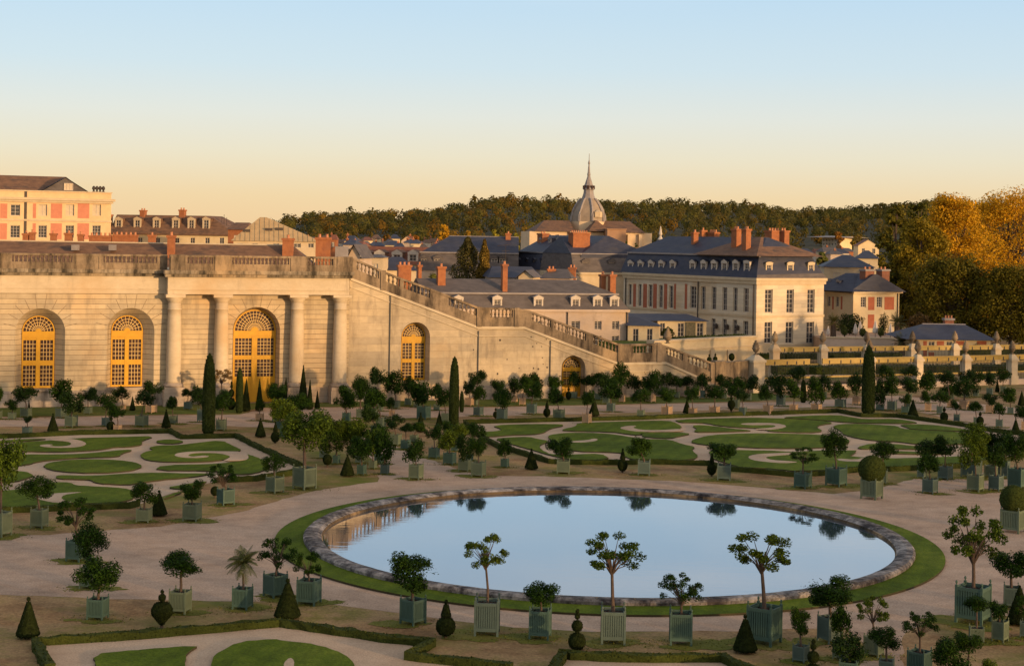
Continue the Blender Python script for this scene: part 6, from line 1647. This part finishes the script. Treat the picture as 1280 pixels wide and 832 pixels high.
palm(1121, 421, 403, 207, 15, 'palm with wide arching crown at the right end of the terrace')
palm(1127, 441, 428, 193, 15, 'low palm in front of the terrace wall left of the pavilion')
def shrub(label, px, d, ytop, ybot, pw, seed, leaf, name='garden_shrub', zb=None, aspect=1., group=None, n=900, ls=.16):
    rr = random.Random(seed); b0 = P(px, ybot, d); hz = (ybot-ytop)*mpp(d); rx = pw*mpp(d)/2; mb = MB()
    for i in range(n):
        dd = rdir(rr); r = rr.random()**.3*(.85+.15*math.sin(dd.x*7+seed)*math.cos(dd.z*6)); p = Vector((dd.x*rx*r, dd.y*rx*r*aspect, hz*.5+dd.z*hz*.5*r)); mb.leaf(p, dd+rdir(rr)*.8, ls*rr.uniform(.7, 1.3), .6, rr)
    t = thing(name, label, 'shrub', b0, group); mb.build('foliage', leaf, t, origin=(0, 0, 0)); tr = MB(); tr.tube([(0, 0, -.3), (0, 0, hz*.6)], [.09, .06], 6); tr.build('trunk', M_bark, t, origin=(0, 0, 0)); return t
L_shr = leafmat('round_shrub_leaf', (.09, .10, .025), .45, .2)
shrub('rounded bright shrub right of the hotel corner palm', 1055.5, 204.5, 406, 421, 10, 71, L_shr)
shrub('rounded bright shrub between the closed parasols', 1078.5, 204.5, 409, 421, 10, 72, L_shr)
shrub('small rounded shrub right of the largest parasol', 1101, 204.5, 408, 421, 9, 73, L_shr)
shrub('dark climbing greenery on the pergola before the brick panel house', 1062, 214, 389, 421, 44, 74, L_gr, 'pergola_greenery', aspect=.3, n=3000, ls=.22)
shrub('dark upright evergreen beside the brick panel house wall', 1104, 213, 388, 421, 16, 75, L_dark, n=1200)
shrub('dark clipped hedge block right of the cream annexe', 834, 189, 407.5, 426, 20, 76, L_gr, 'hedge_block', aspect=.5, n=1600)
shrub('dark shrubs at the foot of the pavilion right wall', 1222, 189, 428, 445, 26, 77, L_gr, aspect=.5, n=1200)
shrub('reddish brown shrubbery behind the pavilion roof on the left', 1150, 208, 388, 425, 40, 78, leafmat('russet_shrub_leaf', (.085, .055, .025), .5, .2), aspect=.4, n=2200, ls=.25)
def hedgerow(label, x0, x1, d0, d1, ytop, ybot, th, seed, leaf=None):
    rr = random.Random(seed); A_, B_ = P(x0, ybot, d0), P(x1, ybot, d1); F = Fr(A_, B_); z1 = P((x0+x1)/2, ytop, (d0+d1)/2).z; z0 = P((x0+x1)/2, ybot, (d0+d1)/2).z; mb = MB()
    mb.box(0, F.len, 0, th, z0, z1-.05, F.W); mb.cur = 1
    for i in range(int(F.len*60)):
        u = rr.random()*F.len
        if rr.random() < .6: p = F.W(u, rr.uniform(-.06, .02), rr.uniform(z0, z1))
        else: p = F.W(u, rr.random()*th, z1+rr.uniform(-.06, .08))
        mb.leaf(p, rdir(rr)+Vector((0, -.5, .4)), .2*rr.uniform(.6, 1.3), .6, rr)
    o = mb.build('garden_hedge', [M_hedge, leaf or L_gr]); return tag(o, label, 'hedge', 'hedges of the hotel garden')
hedgerow('long dark hedge between the two gilded railings, left half', 972, 1082, 164, 166, 458, 468, 2.0, 81)
hedgerow('long dark hedge between the two gilded railings, right half', 1087, 1300, 166, 172, 457, 466, 2.0, 82)
hedgerow('narrow hedge on top of the garden wall before the hotel windows', 842, 936, 186, 194, 419.5, 425.5, .8, 83)
hedgerow('dark hedge below the hotel front behind the far railing', 950, 1034, 192, 194, 442, 449, 1.2, 84)
hedgerow('planted bed of dark bushes behind the far railing under the terrace wall', 1038, 1128, 188, 190, 441, 450, 1.5, 85)
hedgerow('dark hedge beyond the far railing below the pavilion', 1195, 1300, 186, 190, 434, 450, 1.5, 86)
for k, (x, yb, yt, w_, kd, lab) in enumerate(((886.5, 453, 442, .9, 'ball2', 'tiny dark spiral topiary behind the low wall, left'), (894, 453, 441, .8, 'ball2', 'tiny topiary of stacked dark balls behind the low wall, middle'), (914.5, 453, 441, .8, 'lol', 'tiny dark ball topiary behind the low wall, right'), (982.5, 452, 442, .9, 'cone', 'small dark pot topiary behind the railing below the hotel'), (1040, 452, 443, .8, 'lol', 'small dark pot topiary behind the railing right of the hotel'))):
    b0 = P(x, yb, 172); b0.z = 0 if k > 2 else b0.z; h = (yb-yt)*mpp(172)
    if k > 2: b0.z = P(x, yb, 172).z
    t = thing('topiary', lab, 'topiary', (b0.x, b0.y, max(0, b0.z)), 'small topiaries beyond the wall'); inst('clipped_foliage', TOP[kd], t, (0, 0, 0), (h*w_, h*w_, h)); mb = MB(); mb.tube([(0, 0, -max(0, b0.z)), (0, 0, h*.4)], [.05, .04], 5); mb.build('trunk', M_bark, t, origin=(0, 0, 0))

# ------------------------------------------------------------------ wooded hills
ridge = [(250, 290), (300, 286), (340, 280), (355, 274), (380, 270), (420, 267), (480, 266), (510, 265), (545, 263), (562, 257), (600, 251), (625, 248), (690, 249), (720, 252), (800, 254), (830, 250), (860, 255), (900, 255), (955, 257), (965, 262), (1000, 263), (1040, 263), (1070, 260), (1100, 258), (1160, 252), (1220, 255), (1300, 258), (1420, 270)]
def ry(x):
    for (a, b_), (c, d_) in zip(ridge[:-1], ridge[1:]):
        if a <= x <= c: return b_+(d_-b_)*(x-a)/(c-a)
    return 290
D0, D1 = 900., 1750.
mb = MB(); rows = 8; cs = list(range(230, 1421, 14)); grid = []
for j in range(rows+1):
    t_ = j/rows; d = D0+(D1-D0)*t_
    row = []
    for x in cs:
        zt_ = P(x, ry(max(250, min(1420, x)))+9, D1).z; z0 = -1.; e = t_**.9
        q = P(x, 300, d); row.append((q.x, q.y, z0+(zt_-z0)*e if x not in (cs[0], cs[-1]) else -1))
    grid.append(row)
back_ = [(p[0]*1.3, p[1]+900, -5) for p in grid[-1]]; grid.append(back_)
vs = [p for r in grid for p in r]; n = len(cs); mb.sm = True
mb.mesh(vs, [(j*n+k, j*n+k+1, (j+1)*n+k+1, (j+1)*n+k) for j in range(len(grid)-1) for k in range(n-1)])
struct(mb.build('hills', mat('wooded_ground', (.05, .045, .02), (.03, .03, .014), .02, 1)))
rr = random.Random(77); mb = MB()
def hill_z(x, d):
    t_ = max(0, min(1, (d-D0)/(D1-D0))); return -1+(P(x, ry(x)+9, D1).z+1)*t_**.9
pal = [(.078, .074, .024), (.094, .076, .022), (.115, .086, .022), (.15, .092, .020), (.21, .13, .022), (.10, .095, .026)]
HM = [leafmat(f'wood_leaf_{"abcdef"[k]}', c, .16, .5) for k, c in enumerate(pal)]
for i in range(1500):
    x = rr.uniform(300, 1300); t_ = rr.random()**.7; d = D0+60+(D1-D0-60)*t_
    if i < 260: d = D1-rr.uniform(0, 60); 
    zb = hill_z(x, d); q = P(x, 300, d); hgt = rr.uniform(8, 14)*(1.15 if i < 260 else 1); w_ = hgt*rr.uniform(.36, .55)
    if i < 260: zb -= 3
    if i < 260 and rr.random() < .07: hgt *= 1.25
    warm = max(0, 1-abs(x-520)/420) if x < 900 else .12
    mb.cur = rr.choices(range(6), (4, 2.6, 1.0+1.4*warm, .3+1.2*warm, .08+.6*warm, 3))[0]
    for k in range(80):
        dd = rdir(rr); dd.y = -abs(dd.y)
        p = Vector((q.x+dd.x*w_*rr.random()**.25, d+dd.y*w_*rr.random()**.25, zb+hgt*.55+dd.z*hgt*.46*rr.random()**.25)); mb.leaf(p, dd*1.4+rdir(rr)*.5, hgt*.16*rr.uniform(.6, 1.4), .8, rr)
o = mb.build('woodland', HM); o['kind'] = 'stuff'; o['label'] = 'brown and green autumn woods covering the hills on the skyline'; o['category'] = 'woodland'

# ------------------------------------------------------------------ sun, sky, an added unseen leaf screen that shades the garden
SUN_AZ = (.745, -.667); SUN_EL = 5.0
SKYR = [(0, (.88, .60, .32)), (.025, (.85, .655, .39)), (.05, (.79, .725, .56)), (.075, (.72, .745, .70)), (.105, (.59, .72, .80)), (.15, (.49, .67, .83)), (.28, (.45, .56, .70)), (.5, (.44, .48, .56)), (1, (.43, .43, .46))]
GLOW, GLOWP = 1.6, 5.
sd_ = Vector((SUN_AZ[0]*math.cos(rad(SUN_EL)), SUN_AZ[1]*math.cos(rad(SUN_EL)), math.sin(rad(SUN_EL)))).normalized()
rr = random.Random(5); mb = MB()
BLOCKER_TOP = 26.0
for i in range(1500):
    t_ = rr.uniform(-110, 330)
    if rr.random() < (.50 if t_ < 130 else .40 if t_ < 195 else 0): continue  # gaps set zone by zone to let some sun through
    s_ = 92+rr.uniform(-5, 22); x, y = s_*.745+t_*.667, -s_*.667+t_*.745
    hgt = (BLOCKER_TOP if t_ < 195 else 28.5)*rr.uniform(.78, 1.05); w_ = rr.uniform(1.4, 2.6); cz = hgt-abs(rr.gauss(0, 1))*.38*BLOCKER_TOP
    for k in range(42):
        dd = rdir(rr); q = rr.random()**.35; mb.leaf((x+dd.x*w_*q, y+dd.y*w_*q, max(.3, cz+dd.z*w_*.9*q)), rdir(rr), rr.uniform(.5, 1.1), .75, rr)
    if rr.random() < .2: mb.tube([(x, y, 0), (x, y, max(3, cz))], [.4, .2], 5)
o = mb.build('unseen_shade_wood', L_olive); o['kind'] = 'stuff'  # leaf clumps added out of view to block the low sun
sun = bpy.data.lights.new('sun', 'SUN'); sun.energy = 5.0; sun.angle = rad(1.2); sun.color = (1., .63, .31)
so = bpy.data.objects.new('sun', sun); COL.objects.link(so); so.rotation_euler = sd_.to_track_quat('Z', 'Y').to_euler()
w = bpy.data.worlds.new('World'); scene.world = w; w.use_nodes = True; nt = w.node_tree
bg = nt.nodes['Background']; sky = N(nt, 'ShaderNodeTexSky', sky_type='NISHITA'); sky.sun_disc = False
sky.sun_elevation = rad(SUN_EL); sky.sun_rotation = math.atan2(SUN_AZ[0], SUN_AZ[1]); sky.air_density = 1.0; sky.dust_density = 2.0; sky.ozone_density = 1.0; sky.altitude = 120
# the clear evening sky: warm band low down, pale blue higher, glow round the setting sun
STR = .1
tc = N(nt, 'ShaderNodeTexCoord'); nv = N(nt, 'ShaderNodeVectorMath', operation='NORMALIZE'); nt.links.new(tc.outputs['Generated'], nv.inputs[0])
sp = N(nt, 'ShaderNodeSeparateXYZ'); nt.links.new(nv.outputs[0], sp.inputs[0])
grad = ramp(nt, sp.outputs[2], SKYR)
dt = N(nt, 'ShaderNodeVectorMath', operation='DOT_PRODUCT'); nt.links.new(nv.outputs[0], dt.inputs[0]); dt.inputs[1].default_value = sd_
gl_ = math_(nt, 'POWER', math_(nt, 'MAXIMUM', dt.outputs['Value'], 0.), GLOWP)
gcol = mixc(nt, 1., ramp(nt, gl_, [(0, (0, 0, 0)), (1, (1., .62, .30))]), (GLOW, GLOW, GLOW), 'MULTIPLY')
mpn = N(nt, 'ShaderNodeMapping'); mpn.inputs['Scale'].default_value = (2.2, 2.2, 16); nt.links.new(nv.outputs[0], mpn.inputs['Vector'])
cl = ramp(nt, noise(nt, mpn.outputs['Vector'], 1.6, 6, .6), [(.46, (0, 0, 0)), (.75, (1, 1, 1))])
cl = mixc(nt, 1., cl, ramp(nt, sp.outputs[2], [(.14, (0, 0, 0)), (.19, (.8, .8, .8)), (.6, (0, 0, 0))]), 'MULTIPLY')      # thin high cloud above the frame
grad = mixc(nt, cl, grad, (.86, .82, .80))
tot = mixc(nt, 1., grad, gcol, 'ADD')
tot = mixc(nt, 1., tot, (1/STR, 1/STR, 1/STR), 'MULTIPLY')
ns = mixc(nt, 1., sky.outputs[0], (.25, .25, .25), 'MULTIPLY')
tot = mixc(nt, 1., tot, ns, 'ADD')
for l in list(nt.links):
    if l.to_node.type == 'MIX': l.to_node.clamp_result = False
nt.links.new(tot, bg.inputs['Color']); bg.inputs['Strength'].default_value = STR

# ------------------------------------------------------------------ camera and output
cam = bpy.data.cameras.new('camera'); co = bpy.data.objects.new('camera', cam); COL.objects.link(co)
cam.sensor_width = 36; cam.sensor_fit = 'HORIZONTAL'; cam.lens = FPX/1280*36; cam.shift_x = 0; cam.shift_y = (CY-416)/1280; cam.clip_end = 9000; cam.clip_start = .5
co.matrix_world = Matrix(((cr, -sr, 0, 0), (0, 0, -1, 0), (sr, cr, 0, H), (0, 0, 0, 1)))
scene.camera = co
scene.render.engine = 'CYCLES'
scene.render.resolution_x = 1024; scene.render.resolution_y = 665
vs_ = scene.view_settings; vs_.view_transform = 'Standard'; vs_.look = 'None'; vs_.gamma = 1; vs_.exposure = 0; vs_.use_curve_mapping = False
scene.cycles.max_bounces = 6; scene.cycles.diffuse_bounces = 3; scene.cycles.transmission_bounces = 3; scene.cycles.glossy_bounces = 3
